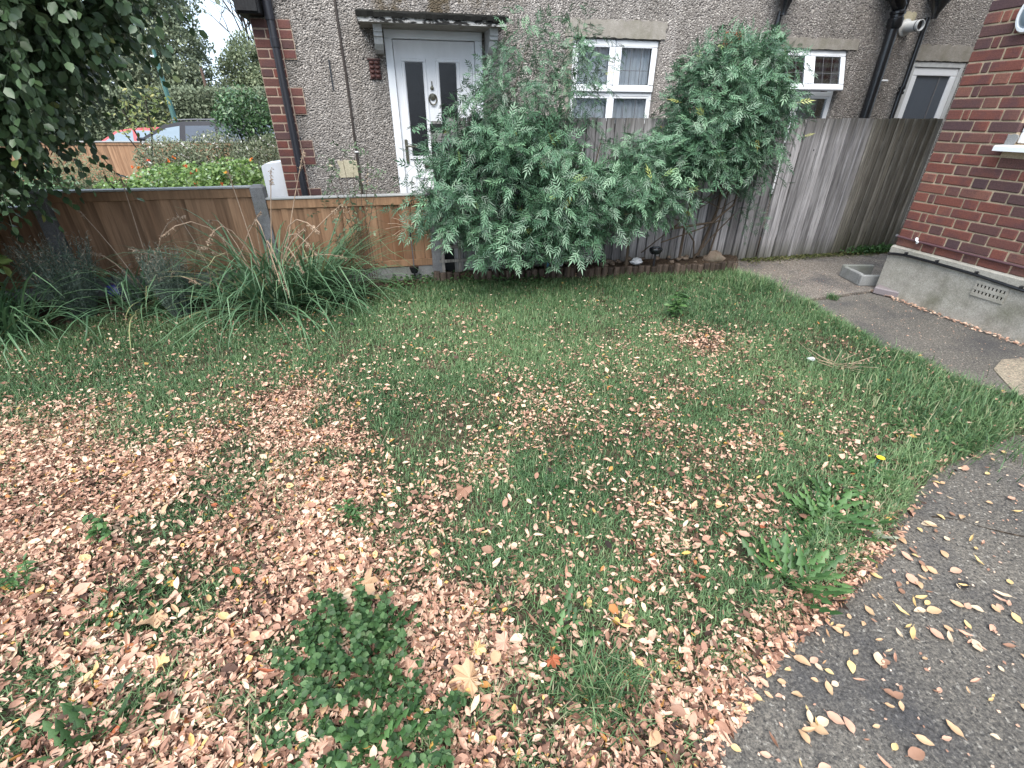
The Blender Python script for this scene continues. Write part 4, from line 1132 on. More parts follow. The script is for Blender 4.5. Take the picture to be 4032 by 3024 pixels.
while cnt < 185:
    x = rl.uniform(.35, 2.9); y = rl.uniform(.5, 2.2)
    dd = -float(poly_d(np.array([x]), np.array([y]))[0])
    if dd < .02 or not bool(in_view(np.array([x]), np.array([y]), 20)[0]): continue
    if rl.random() > (.12 + .88 * math.exp(-dd / .34)) * (1.0 if y < 1.35 else .4): continue
    c = rl.choice(cols)
    add_leaf(x, y, .009, rl.choice((.019, .024, .029, .035, .045)) * rl.uniform(.85, 1.1), c, f'@ {c} leaf lying {path_place(x, y, dd)}', f'{c} leaves scattered on the path')
    cnt += 1
cnt = 0
while cnt < 105:
    x = rl.uniform(-1.6, 1.0); y = rl.uniform(.55, 1.5)
    if float(poly_d(np.array([x]), np.array([y]))[0]) < .04 or not bool(in_view(np.array([x]), np.array([y]), 10)[0]): continue
    c = rl.choice(cols + ['rust'])
    add_leaf(x, y, float(lawn_z(np.array([x]), np.array([y]))[0]) + rl.uniform(.022, .034), rl.uniform(.032, .05), c, f'@ {c} leaf on top at the {lawn_place(x, y)}', f'larger {c} leaves on the near lawn', .25)
    cnt += 1
# big maple leaves
def maple_mesh(mat, seed):
    r = random.Random(seed); pts = []
    tips = [(-2.5, .45), (-1.55, .8), (-.75, .95), (0, 1.1), (.75, .95), (1.55, .8), (2.5, .45)]
    ang = [-PI + .25]; rad = [.3]
    for i, (a, q) in enumerate(tips):
        ang += [a - .16, a, a + .16]; rad += [q * .84, q * .97, q * .82]
        if i < 6: ang.append((a + tips[i + 1][0]) / 2); rad.append(.6)
    ang.append(PI - .25); rad.append(.3)
    vs = [(0, 0, 0.02)] + [(q * .5 * math.cos(a), q * .5 * math.sin(a), .16 * q * math.sin(2 * a + seed) + .07 * math.sin(5 * a + seed) + r.uniform(-.05, .05)) for a, q in zip(ang, rad)]
    fs = [(0, i, i + 1) for i in range(1, len(vs) - 1)]
    b = MB().add(vs, fs); b.tube([(0, 0, .02), (-.3, .02, .0), (-.62, .05, .03)], .012, 4)
    return b.mesh('maple_leaf', mat, False)
for (x, y, s, c, lab) in ((-.56, 1.0, .11, 'cream', 'large pale maple leaf lying just behind the leafy weed clump in the foreground'),
                          (-.50, 1.04, .13, 'tan', 'large tan maple leaf partly under the pale one behind the weed clump'),
                          (-.115, .745, .13, 'tan', 'largest tan maple leaf in the bottom middle of the litter'),
                          (-.10, .83, .06, 'yellow', 'orange yellow leaf standing just above the largest maple leaf'),
                          (-.02, .85, .08, 'pink', 'crumpled pink maple leaf right of the orange yellow leaf'),
                          (-.29, .77, .09, 'pink', 'pink maple leaf between the weed clump and the largest maple leaf'),
                          (.12, .80, .06, 'rust', 'dark rust leaf near the grass tuft at the bottom'),
                          (-.2, 1.52, .11, 'brown', 'dark brown maple leaf in the middle of the lawn'),
                          (-1.12, .93, .11, 'tan', 'large folded tan maple leaf in the litter at the lower left'),
                          (-1.0, .78, .06, 'yellow', 'orange leaf among the litter at the lower left'),
                          (.36, .93, .06, 'yellow', 'yellow and pink leaf right of the middle of the litter')):
    o = link('maple_leaf', maple_mesh(LM[c], rl.randrange(99)), None, (x, y, float(lawn_z(np.array([x]), np.array([y]))[0]) + .036), (rl.gauss(0, .15), rl.gauss(0, .15), rl.uniform(0, 6.28)))
    o.scale = (s, s, s); tag(o, lab, 'leaf')
o = link('oak_leaf', (lambda mm: mm)(maple_mesh(single_mat('grey_green_leaf_dry', (.3, .32, .24)), 5)), None, (1.42, 1.30, .03), (.1, .05, .4)); o.scale = (.16, .13, .16)
tag(o, 'large grey green lobed leaf at the edge of the path on the right', 'leaf')
o = link('fallen_leaf', LMESH['brown'][3], None, (1.577, 1.091, .008), (0, 0, .4)); o.scale = (.05, .05, .05)
o.data = leaf_mesh(.6, .1, .2, M['blackmatt'], 4); tag(o, 'small black curled scrap lying alone on the path', 'scrap')

# ------------------------------------------------------------------ weeds on the lawn
def rosette(label, x, y, n, l0, l1, mat, el=(.15, .9), w=.24, flower=None, name='dandelion', group=None):
    z = float(lawn_z(np.array([x]), np.array([y]))[0])
    t = thing(name, label, 'weed', (x, y, z), 0, group)
    n = int(n * 2.2); a = rng.random(n) * 2 * PI; e = rng.uniform(el[0], el[1], n)
    A = np.stack([np.cos(a) * np.cos(e), np.sin(a) * np.cos(e), np.sin(e)], 1)
    Nn = np.stack([-np.cos(a) * np.sin(e), -np.sin(a) * np.sin(e), np.cos(e)], 1) + .2 * rng.normal(size=(n, 3))
    L = rng.uniform(l0, l1, n)
    P = np.stack([rng.normal(size=n) * .03, rng.normal(size=n) * .03, np.zeros(n)], 1)
    tv, tf = LOBED; tv = [(v[0], v[1], -v[2]) for v in tv]
    link('leaves', scatter('leaves', P, A, Nn, L, L * w, rng.random(n), (tv, tf), mat), t)
    if flower:
        for (fx, fy, fz) in flower:
            f = MB().tube([(0, 0, 0), (fx * .5, fy * .5, fz * .6), (fx, fy, fz)], .0016, 5).build('flower_stem', M['lampgreen'], t)
            q = MB()
            for k in range(14):
                b_ = 2 * PI * k / 14; c_, s_ = math.cos(b_), math.sin(b_)
                q.add([(fx + c_ * .002 - s_ * .0015, fy + s_ * .002 + c_ * .0015, fz), (fx + c_ * .002 + s_ * .0015, fy + s_ * .002 - c_ * .0015, fz), (fx + c_ * .017 + s_ * .003, fy + s_ * .017 - c_ * .003, fz + .004), (fx + c_ * .017 - s_ * .003, fy + s_ * .017 + c_ * .003, fz + .004)], [(0, 1, 2, 3)])
            q.lathe([(0, 0), (.005, .002), (.003, .006), (0, .007)], 8, Matrix.Translation((fx, fy, fz)))
            q.build('flower_head', single_mat('dandelion_yellow', (.8, .6, .03)), t)
    return t
rosette('upright dandelion weed at the path edge nearest the leaf pile', .99, 1.10, 26, .08, .16, M['weed'], (.3, 1.2))
rosette('spreading dandelion weed beside the grey green lobed leaf', 1.24, 1.38, 26, .08, .17, M['weed'], (.2, 1.1))
rosette('dandelion with a single yellow flower near the path on the right', 1.62, 1.66, 18, .07, .14, M['weed'], (.2, .9), .24, [(.06, .05, .05)])
rosette('small dandelion between the two path edge weeds', 1.10, 1.26, 14, .06, .12, M['weed'], (.1, .8))
rosette('dandelion tuft just behind the leafy weed clump in the foreground', -.36, .87, 14, .07, .13, M['weed'], (.4, 1.3))
rosette('ragged dandelion at the bottom edge left of the middle', -.33, .60, 20, .07, .13, M['weed'], (.4, 1.3))
rosette('dandelion weed in the bottom left corner of the lawn', -1.08, .62, 18, .06, .12, M['weedblue'], (.3, 1.2))
rosette('lone dandelion leaves sticking up left of the grass tuft at the bottom', .16, .90, 8, .06, .11, M['weed'], (.5, 1.3))
rosette('dandelion rosette in the middle of the lawn', .20, 1.62, 16, .08, .16, M['weedblue'], (.05, .5))
rosette('dandelion in the long grass near the pale dead stems', 2.35, 2.35, 18, .07, .13, M['weedblue'], (.1, .8))
rosette('small weed growing on the path at the right edge of the picture', 1.93, 1.27, 14, .05, .10, M['weed'], (.4, 1.3))
def leafy(label, x, y, r, h, nst, nl, mat, lw=.62, ls=(.02, .035), name='weed_clump', group=None):
    z = float(lawn_z(np.array([x]), np.array([y]))[0])
    t = thing(name, label, 'weed', (x, y, z), 0, group)
    a = rng.random(nst) * 2 * PI; rr = r * np.sqrt(rng.random(nst))
    B = np.stack([rr * np.cos(a) * .5, rr * np.sin(a) * .5, np.zeros(nst)], 1)
    Tp = np.stack([rr * np.cos(a), rr * np.sin(a), h * (.5 + .5 * rng.random(nst))], 1)
    k = rng.integers(0, nst, nl); f = .25 + .75 * rng.random(nl)
    P = B[k] + (Tp[k] - B[k]) * f[:, None]
    a2 = rng.random(nl) * 2 * PI
    A = np.stack([np.cos(a2), np.sin(a2), .1 + .5 * rng.normal(size=nl) * .5], 1)
    Nn = np.array([[0, 0, 1.]]) + .35 * rng.normal(size=(nl, 3))
    L = rng.uniform(ls[0], ls[1], nl)
    link('leaves', scatter('leaves', P, A, Nn, L, L * lw, rng.random(nl), OVAL, mat, extra=sticks(B, Tp, .0012, .0008, .3)), t)
    return t
leafy('bushy clump of small scalloped leaves in the litter at the bottom, left of middle', -.49, .82, .19, .13, 90, 1700, M['weedblue'], .8, (.012, .026))
leafy('low leafy clump at the very bottom beside the ragged dandelion', -.30, .64, .19, .08, 60, 900, M['weedblue'], .8, (.012, .026))
leafy('thin creeping weed under the bushy clump', -.52, .68, .17, .05, 40, 420, M['weedblue'], .8, (.012, .024))
leafy('small pale weed standing in the litter left of the lawn', -1.52, 1.25, .05, .12, 8, 60, M['weed'])
leafy('pale feathery weed in the middle of the litter', -.62, 1.37, .05, .13, 8, 70, M['weed'], .4)
leafy('feathery weed in the litter at the left edge', -1.68, 1.06, .07, .11, 10, 80, M['weed'], .4)
leafy('young upright sapling shoot behind the bare soil patch', 1.26, 3.50, .06, .26, 6, 60, M['weed'], .35, (.05, .09))
leafy('dark low weed between the leaf drifts on the left', -1.22, 1.0, .16, .05, 30, 160, M['weedblue'], .5)
leafy('grey green weed patch in the long grass by the path', 2.15, 2.0, .25, .06, 60, 330, M['weedblue'], .45)
for x_, y_ in ((1.16, 1.24), (1.30, 1.46), (1.50, 1.56), (1.40, 1.36), (.93, 1.20)):
    rosette('small dandelion in the ragged grass fringe along the path edge', x_, y_, 16, .04, .10, M['weed'], (.2, 1.2), group='small weeds in the fringe along the path')
leafy('clover like weed on the path edge', 1.36, 1.50, .14, .06, 30, 180, M['weed'], .6)
def tuft(label, x, y, n, L, name='grass_tuft', r=.06, mat=None, lean=(.3, .9), w=.0042, zoff=0.0):
    gx_ = x + rng.normal(size=n) * r; gy_ = y + rng.normal(size=n) * r
    z = lawn_z(gx_, gy_) if zoff == 0 else np.full(n, zoff)
    ga_ = grass_arrays(gx_, gy_, np.maximum(z, 0.0) - .004, L * (.5 + .6 * rng.random(n)), np.full(n, w), rng.uniform(*lean, n), np.where(rng.random(n) < .08, .97, rng.random(n) * .9))
    o = link(name, np_mesh(name, *ga_[:3], mat or M['grass'], {'rnd': ga_[3]}))
    return tag(o, label, 'grass tuft')
tuft('spiky grass tuft in the leaf litter at the bottom right of the middle', .25, .73, 420, .13, r=.05)
tuft('thick grass tuft at the corner of the log edging and path', 2.28, 4.30, 900, .16, r=.11)
tuft('long grass fringe lying over the bend of the path', 2.35, 2.25, 2400, .13, r=.22)
tuft('grass tuft in the crack between the path slabs', 2.86, 4.06, 160, .06, r=.022, zoff=.01)
tuft('short grass tuft at the front of the log edging', 1.5, 4.5, 420, .09, r=.045)
n = 26; a = rng.random(n) * 2 * PI; P0 = np.stack([2.1 + rng.normal(size=n) * .03, 2.72 + rng.normal(size=n) * .03, np.full(n, .03)], 1)
P1 = P0 + np.stack([np.cos(a), np.sin(a), .25 + .2 * rng.random(n)], 1) * (.10 + .14 * rng.random(n))[:, None]
sv = sticks(P0, P1, .003, .0015); o = link('dead_weed', np_mesh('dead_weed', sv[0], sv[1], sv[2], M['straw'], {'rnd': np.repeat(.7 + .3 * rng.random(n), 6)}))
tag(o, 'dead pale weed stems splayed on the grass near the path', 'weed')
# moss and low weeds at the foot of the gate
n = 2600; s_ = rng.uniform(-.2, 1.9, n); o_ = -np.abs(rng.normal(size=n)) * .07
P = np.stack([FO[0] + s_ * cT - o_ * sT, FO[1] + s_ * sT + o_ * cT, .014 + .02 * rng.random(n)], 1); a = rng.random(n) * 2 * PI
o = link('moss_strip', scatter('moss_strip', P, np.stack([np.cos(a), np.sin(a), .6 * rng.random(n)], 1), np.array([[0, 0, 1.]]) + .3 * rng.normal(size=(n, 3)), .012 + .02 * rng.random(n), .012 + .01 * rng.random(n), rng.random(n), DIAM, M['moss']))
tag(o, kind='stuff')
n = 900; cx = rng.normal(size=n) * .16; P = np.array(fw(1.55, -.06, .02))[None] + np.stack([cx * cT, cx * sT, .07 * rng.random(n)], 1) + rng.normal(size=(n, 3)) * np.array([.03, .03, .005])
o = link('weed_clump', scatter('weed_clump', P, unit(n) + np.array([0, -.4, .4]), np.array([[0, 0, 1.]]) + .5 * rng.normal(size=(n, 3)), .02 + .025 * rng.random(n), .012 + .012 * rng.random(n), .8 * rng.random(n), OVAL, M['weed']))
tag(o, 'low dark weeds growing at the foot of the gate beside the brick house', 'weed')
# low ivy under the log edging and the border
n = 2600; s_ = rng.uniform(-2.2, .3, n); yy = np.interp(s_, [-2.2, -1.3, -.7, .3], [3.95, 4.2, 4.52, 4.5]) + rng.normal(size=n) * .11
P = np.stack([s_, yy, .02 + .07 * rng.random(n)], 1); a = rng.random(n) * 2 * PI
o = link('ground_cover', scatter('ground_cover', P, np.stack([np.cos(a), np.sin(a), .5 * rng.random(n)], 1), np.array([[0, -.3, 1.]]) + .4 * rng.normal(size=(n, 3)), .018 + .022 * rng.random(n), .014 + .014 * rng.random(n), rng.random(n), OVAL, M['weedblue']))
tag(o, kind='stuff')

# ------------------------------------------------------------------ shrubs: sprays of leaves on twigs
def spray_shrub(ells, ntw, per, tl, ls, lw, tmpl, mat, shell=.45, droop=.35, out=.8, spread=.9, twr=.0018, name='foliage', parent=None, flat=.6, keep=None):
    B, dn, k = in_ellipsoids(ntw, ells, shell)
    D = norm(dn * out + unit(ntw) * spread + np.array([0, -.25, .15]))
    Ls = rng.uniform(tl[0], tl[1], ntw)
    f = (np.arange(per) + .6) / per
    side = norm(np.cross(D, unit(ntw)))
    Pc = B[:, None] + D[:, None] * (Ls[:, None] * f[None])[..., None]
    Pc[..., 2] -= droop * Ls[:, None] * (f[None] ** 2)
    sg = np.where(np.arange(per) % 2 == 0, 1., -1.)[None, :, None]
    tdir = D[:, None] - np.array([0, 0, 1.])[None, None] * (2 * droop * f)[None, :, None]
    A = tdir * .65 + side[:, None] * sg * .9 + .25 * rng.normal(size=(ntw, per, 3)); A[..., 2] -= .12
    nn = np.array([0, -.35, 1.])[None, None] * flat + .35 * rng.normal(size=(ntw, per, 3)) + .4 * dn[:, None]
    n = ntw * per
    P = Pc.reshape(-1, 3); A = A.reshape(-1, 3); nn = nn.reshape(-1, 3)
    L = rng.uniform(ls[0], ls[1], n)
    twig_tone = np.repeat(np.clip(.75 * rng.random(ntw) + .25 * np.clip((dn * np.array([0, -.5, .8])).sum(1), -1, 1), 0, 1), per)  # random twig tone plus painted light on the upper front side
    rr = np.clip(.5 * twig_tone + .5 * rng.random(n), 0, 1)
    rr = np.where(rng.random(n) < .993, rr * .96, .97 + .03 * rng.random(n))
    if keep is not None:
        q = keep(P); P, A, nn, L, rr = P[q], A[q], nn[q], L[q], rr[q]
        qt = keep(Pc[:, -1]) & keep(B); B, Pc = B[qt], Pc[qt]
    ex = sticks(np.concatenate([B, Pc[:, per // 2]]), np.concatenate([Pc[:, per // 2], Pc[:, -1]]), twr, twr * .6, .1)
    return link(name, scatter(name, P, A, nn, L, L * lw, rr, tmpl, mat, extra=ex), parent)
def stems(parent, lines, mat=None, name='stem'):
    for pts, r0, r1 in lines:
        MB().tube(pts, list(np.linspace(r0, r1, len(pts))), 7).build(name, mat or M['stemwood'], parent, True)

jl = thing('jasmine_bush', 'large green jasmine bush with feathery leaves sprawling over the fence in front of the door', 'bush', fw(-2.7, -.3), T)
o = spray_shrub([(-.15, -.02, .82, .72, .36, .48), (.52, -.08, .74, .6, .36, .38), (1.12, -.05, .85, .42, .3, .34), (.2, .05, 1.12, .5, .28, .28), (.22, -.2, .40, .22, .18, .2, .5), (-.35, 0, .38, .42, .3, .26, .8), (1.0, -.12, .66, .36, .18, .16, .6), (-.74, .0, .62, .22, .24, .30, 1.2), (-.52, -.02, 1.2, .24, .22, .24, 1.2)], 1050, 8, (.22, .44), (.10, .16), .95, PINN, M['jasmine'], shell=.62, spread=.7, parent=jl,
    keep=lambda P: (P[:, 2] > np.interp(P[:, 0], [-.95, -.7, -.5, .2, .45, .8, 1.2, 1.6], [.56, .5, .3, .33, .44, .54, .66, .8]) + .10 * (vnoise(P[:, 0] + 9, P[:, 1] + 9, 61, 7) - .5)) & (P[:, 2] < np.interp(P[:, 0], [.1, .35, .9, 1.1], [3, 1.04, 1.02, 3])))
o = spray_shrub([(-.22, .12, 1.48, .34, .25, .32), (-.05, .18, 1.75, .28, .18, .30), (.35, .22, 1.62, .25, .2, .42), (.42, .25, 1.95, .14, .12, .18), (-.32, .1, 1.25, .26, .3, .2)], 300, 7, (.16, .36), (.07, .12), .9, PINN, M['jasmine'], shell=.1, parent=jl, name='loose_shoots')
spray_shrub([(1.0, .0, 1.15, .35, .2, .14)], 40, 7, (.1, .25), (.07, .12), .9, PINN, M['jasmine'], shell=.1, parent=jl, name='loose_shoots')
ls_ = [([(-.2 + .12 * i, .1, .08), (-.25 + .14 * i, .0, .5), (-.3 + .2 * i + .05 * math.sin(i), .1, 1.1 + .1 * (i % 3))], .012, .004) for i in range(6)]
ls_ += [([(.95, -.05, .12), (.93, -.08, .35), (.9, -.1, .6)], .014, .01), ([(.32, -.15, .1), (.31, -.2, .3), (.28, -.2, .6)], .016, .01)]
ls_ += [([(-.3, .15, 1.2), (-.1, .22, 1.7), (.05, .25, 2.05)], .004, .002), ([(.3, .2, 1.1), (.38, .25, 1.6), (.43, .27, 2.1)], .004, .002)]
stems(jl, ls_)
jr = thing('jasmine_bush', 'smaller jasmine bush with bare lower stems growing against the fence below the open window', 'bush', fw(-.75, -.15), T)
spray_shrub([(-.22, -.1, 1.42, .5, .3, .36), (-.05, -.02, 1.7, .36, .24, .26), (-.3, -.12, 1.12, .36, .28, .26), (.1, -.05, 1.05, .2, .2, .3, .8), (-.62, -.1, 1.2, .26, .22, .22)], 760, 8, (.2, .4), (.09, .145), .95, PINN, M['jasmine'], shell=.6, spread=.7, parent=jr,
    keep=lambda P: (P[:, 2] < np.interp(P[:, 0], [-.95, -.7, -.5], [1.15, 1.3, 3])) & (P[:, 2] > np.interp(P[:, 0], [-.9, -.3, .1, .35], [.86, .98, .9, .72]) + .12 * (vnoise(P[:, 0] + 9, P[:, 1] + 9, 62, 7) - .5)))
spray_shrub([(.28, .25, 1.75, .2, .15, .36), (-.3, .05, 1.78, .3, .15, .12), (.25, -.05, .72, .14, .1, .14), (.38, .15, 1.45, .16, .14, .3)], 230, 7, (.14, .3), (.065, .11), .9, PINN, M['jasmine'], shell=.1, parent=jr, name='loose_shoots')
stems(jr, [([(-.12, .02, .1), (-.2, -.05, .3), (-.38, -.06, .5), (-.5, -.08, .55)], .009, .006), ([(-.12, .02, .1), (.02, -.04, .35), (.2, -.05, .55)], .008, .005),
           ([(-.5, -.1, .45), (-.1, -.14, .5), (.12, -.12, .66), (.2, -.06, .9)], .012, .009), ([(-.5, -.1, .45), (-.15, -.1, .75), (.1, -.08, .95)], .008, .005),
           ([(-.3, 0, .12), (-.34, -.06, .5), (-.28, -.06, 1.1)], .015, .01), ([(-.05, .06, .12), (.05, .02, .6), (.02, -.04, 1.2)], .017, .01), ([(.08, .05, .12), (.1, .0, .6), (.16, .0, 1.3)], .01, .006),
           ([(-.6, -.1, .32), (-.2, -.12, .44), (-.0, -.13, .52)], .007, .006), ([(-.4, -.05, .8), (.0, -.1, .62), (.18, -.08, .72)], .006, .004), ([(-.75, 0, .2), (-.3, -.1, .6), (.1, -.05, .8)], .006, .004)])

# dark lime tree overhanging from the left
lt = thing('lime_tree', 'dark leafy tree overhanging the lawn from the left edge', 'tree', (-4.35, 3.45, 0))
stems(lt, [([(0, 0, -.02), (.03, .02, .9), (.0, 0, 2.2), (.1, 0, 4.2)], .14, .05)], M['bark'], 'trunk')
stems(lt, [([(0, 0, 1.7), (.7, -.2, 2.3), (1.7, -.3, 2.6)], .04, .01), ([(0, 0, 1.3), (.6, .1, 1.5), (1.3, .0, 1.5)], .03, .008), ([(0, 0, 2.3), (.9, 0, 3.2), (1.9, .1, 3.4)], .04, .01), ([(0, 0, 1.0), (.5, -.1, 1.05), (.9, -.2, .9)], .02, .006)], M['bark'], 'limb')
spray_shrub([(1.22, -.25, 2.25, .95, .6, .7, 1.5), (.94, -.2, 1.65, .80, .55, .46, 2), (.62, -.25, 1.2, .58, .45, .34, 1.6), (1.2, .1, 2.9, .7, .5, .4, .4), (1.95, -.25, 2.4, .5, .45, .55, 1.3), (1.75, -.25, 2.0, .4, .4, .3, 1.3), (.1, -.2, 1.9, .9, .9, 1.1), (.1, .2, 3.4, .8, .7, .6, .4), (.2, -.35, 1.1, .45, .4, .45)],
            5200, 9, (.16, .36), (.042, .068), .74, OVAL, M['nearleaf'], shell=.0, droop=.75, out=.7, name='crown', parent=lt)
# yellow green shrub low at the left edge
ys = thing('hydrangea_shrub', 'yellow green leafy shrub at the left edge below the dark tree', 'shrub', (-3.72, 3.15, 0))
spray_shrub([(-.1, 0, .62, .3, .28, .16), (-.2, .05, .4, .3, .25, .2)], 70, 7, (.1, .2), (.06, .09), .75, OVAL, M['yellowleaf'], parent=ys, shell=.2)
stems(ys, [([(-.1, 0, 0), (-.12, .02, .5)], .006, .004), ([(-.15, 0, 0), (-.02, .02, .55)], .006, .004)])

# ------------------------------------------------------------------ strap-leaved border plants, seed stalks, lavender, rose
def strap_clump(label, x, y, n, L, r, mat, bias=(0, 0), el=(.25, 1.2), w=(.010, .019), zbase=.03, group=None, curv=2.1):
    t = thing('poker_plant', label, 'plant', (x, y, zbase), 0, group)
    K = 9
    a = rng.random(n) * 2 * PI; e = rng.uniform(el[0], el[1], n)
    if bias != (0, 0): a = np.arctan2(np.sin(a) + bias[1] * rng.random(n), np.cos(a) + bias[0] * rng.random(n))
    Ls = rng.uniform(L[0], L[1], n); c = rng.uniform(.5, 1, n) * curv; W = rng.uniform(w[0], w[1], n)
    rr = r * np.sqrt(rng.random(n)); q = rng.random(n) * 2 * PI
    P = np.stack([rr * np.cos(q), rr * np.sin(q), np.zeros(n)], 1)
    Sd = np.stack([-np.sin(a), np.cos(a), np.zeros(n)], 1)
    V = np.zeros((n, K, 3, 3)); pos = P.copy(); ang = e.copy()
    kink = rng.integers(3, K + 4, n)
    for k in range(K):
        f = k / (K - 1); wk = W * (1 - f ** 2.2) + .0006
        nrm = np.stack([-np.cos(a) * np.sin(ang), -np.sin(a) * np.sin(ang), np.cos(ang)], 1)
        V[:, k, 0] = pos - Sd * (wk / 2)[:, None] + nrm * (wk * .22)[:, None]; V[:, k, 1] = pos; V[:, k, 2] = pos + Sd * (wk / 2)[:, None] + nrm * (wk * .22)[:, None]
        st = Ls / (K - 1)
        pos = pos + np.stack([np.cos(a) * np.cos(ang), np.sin(a) * np.cos(ang), np.sin(ang)], 1) * st[:, None]
        low = pos[:, 2] < .012; pos[low, 2] = .012
        ang = ang - c * (f ** 1.3 + .12) * 2.2 / K - np.where(kink == k, .9, 0)
        ang = np.maximum(ang, -1.35)
    lp = []
    for k in range(K - 1):
        for j in (0, 1): lp += [k * 3 + j, k * 3 + j + 1, k * 3 + j + 4, k * 3 + j + 3]
    loops = (np.array(lp)[None] + (np.arange(n) * K * 3)[:, None]).ravel()
    tone = np.clip(.25 + .5 * rng.random(n) + .12 * rng.normal(size=n), 0, .93); tone = np.where(rng.random(n) < .06, .98, tone)
    me = np_mesh('leaves', V.reshape(-1, 3), np.full(n * (K - 1) * 2, 4), loops, mat, {'rnd': np.repeat(tone, K * 3)}, True)
    link('leaves', me, t)
    return t
def seed_stalk(parent, pts, head=.12, r=.0052, droop=False):
    o = MB().tube(pts, list(np.linspace(r, r * .6, len(pts))), 5).build('flower_stalk', M['stalk'], parent)
    a = np.array(pts[-2], float); b_ = np.array(pts[-1], float); dr = (b_ - a) / np.linalg.norm(b_ - a)
    n = 46; f = rng.random(n) * head
    P = b_ - dr * f[:, None] + rng.normal(size=(n, 3)) * .006
    A = unit(n) + np.array([0, 0, -.8])
    link('seed_head', scatter('seed_head', P, A, unit(n), .012 + .012 * rng.random(n), .006 + .004 * rng.random(n), .3 + .7 * rng.random(n), OVAL, M['straw']), parent)
k1 = strap_clump('big sprawling clump of strap leaves before the fence post, with dry seed stalks', -1.95, 3.74, 300, (.55, 1.2), .2, M['strap'], (.3, -.1))
strap_clump('fan of strap leaves leaning right towards the thin rose bush', -1.72, 3.92, 130, (.7, 1.25), .08, M['strap'], (1.3, .1), (.55, 1.0), curv=1.3)
k2 = strap_clump('loose strap leaved plant between the two grey lavender bushes', -2.95, 3.68, 120, (.5, 1.05), .2, M['strap'], (.2, -.3))
strap_clump('strap leaved clump at the left edge of the lawn below the dark tree', -3.62, 3.14, 200, (.5, 1.0), .22, M['strap'], (.2, -.5))
strap_clump('low flopped strap leaves along the foot of the brown fence near the rose', -1.45, 4.0, 70, (.4, .8), .16, M['strap'], (.6, -.4), (.1, .9))
k3 = strap_clump('flopped strap leaves left of the big clump under the fence', -2.45, 3.78, 100, (.5, 1.0), .2, M['strap'], (-.3, -.3), (.15, 1.0))
def st(parent, base, tip, bend=0.0, n=7, **kw):
    b_, t_ = np.array(base, float), np.array(tip, float); pts = []
    for i in range(n):
        f = i / (n - 1); p = b_ + (t_ - b_) * f; p = p + np.array([0, 0, 1]) * bend * math.sin(PI * f); pts.append(tuple(p))
    seed_stalk(parent, pts, **kw)
st(k1, (.05, .02, .1), (.30, .42, 1.15), .05, head=.15); st(k1, (-.02, .02, .1), (.04, .35, 1.02), .04, head=.13); st(k1, (-.05, 0, .1), (-.28, .30, 1.02), .04, head=.12)
st(k1, (-.05, 0, .1), (.28, -.42, .34), .52, head=.13); st(k1, (.05, -.02, .1), (.46, -.12, .46), .32, head=.12); st(k1, (0, -.02, .1), (.30, -.38, .24), .42, head=.12); st(k1, (0, 0, .1), (.32, .1, .62), .1, head=.1)
st(k1, (-.08, 0, .1), (.6, .2, .78), .05, head=.08)
st(k2, (0, .02, .1), (-.42, .15, .80), .05, head=.12); st(k2, (.0, 0, .1), (-.28, -.05, .48), .1, head=.1); st(k2, (.05, 0, .1), (.45, .1, .72), .18, head=.12); st(k2, (.05, .05, .1), (-.05, .25, 1.0), .02, head=.1); st(k2, (.1, -.05, .1), (.62, -.25, .30), .12, head=.1)
for q in range(7):
    st(k3, (.06 * (q - 3), .0, .08), (.06 * (q - 3) + random.uniform(-.5, .5), random.uniform(-.25, .4), random.uniform(.35, .95)), random.uniform(.05, .3), head=.1)
for q in range(6):
    st(k1, (.03 * (q - 3), .0, .08), (random.uniform(-.6, .7), random.uniform(-.5, .4), random.uniform(.25, .8)), random.uniform(.1, .35), head=.1)
def lavender(label, x, y, r, h, n):
    t = thing('lavender_bush', label, 'bush', (x, y, .03), 0)
    a = rng.random(n) * 2 * PI; q = np.sqrt(rng.random(n)) * r
    B = np.stack([q * .35 * np.cos(a), q * .35 * np.sin(a), np.zeros(n)], 1); Tp = np.stack([q * np.cos(a), q * np.sin(a), h * (.6 + .4 * rng.random(n))], 1)
    per = 14; f = np.linspace(.25, 1, per)
    P = (B[:, None] + (Tp - B)[:, None] * f[None, :, None]).reshape(-1, 3)
    A = np.repeat(norm(Tp - B), per, 0) * .7 + .8 * unit(n * per)
    tone = np.where(np.tile(f, n) > .85, .8 + .2 * rng.random(n * per), .75 * rng.random(n * per))
    link('foliage', scatter('foliage', P, A, unit(n * per), .02 + .02 * rng.random(n * per), .004 + .002 * rng.random(n * per), tone, DIAM, M['lavender'], extra=sticks(B, Tp, .0016, .001, .5)), t)
lavender('tall grey lavender bush at the left by the concrete post', -3.38, 3.50, .26, .62, 300)
lavender('second grey lavender bush, in the middle between the strap leaved plants', -2.62, 3.52, .17, .55, 190)
lavender('small grey lavender sprig beside the solar lamp with legs', -3.02, 3.62, .08, .36, 60)
rs = thing('rose_bush', 'thin leggy rose bush in front of the brown fence left of the white door', 'bush', (-1.32, 4.15, .06), 0)
spray_shrub([(-.02, .12, .92, .24, .14, .22), (-.1, .05, .62, .24, .14, .2, .5), (.08, .05, .4, .2, .14, .2, .4)], 60, 6, (.08, .18), (.022, .04), .6, OVAL, M['rose'], shell=.1, parent=rs, name='leaves')
stems(rs, [([(.02 * i, 0, 0), (.05 * (i - 3) * .5, .06, .5), (.07 * (i - 3), .12, .95 + .06 * (i % 3))], .004, .0018) for i in range(7)], M['stemwood'])
rn = np.array([[-.16, 0, .62], [-.08, .05, .66], [.12, .1, .9]])
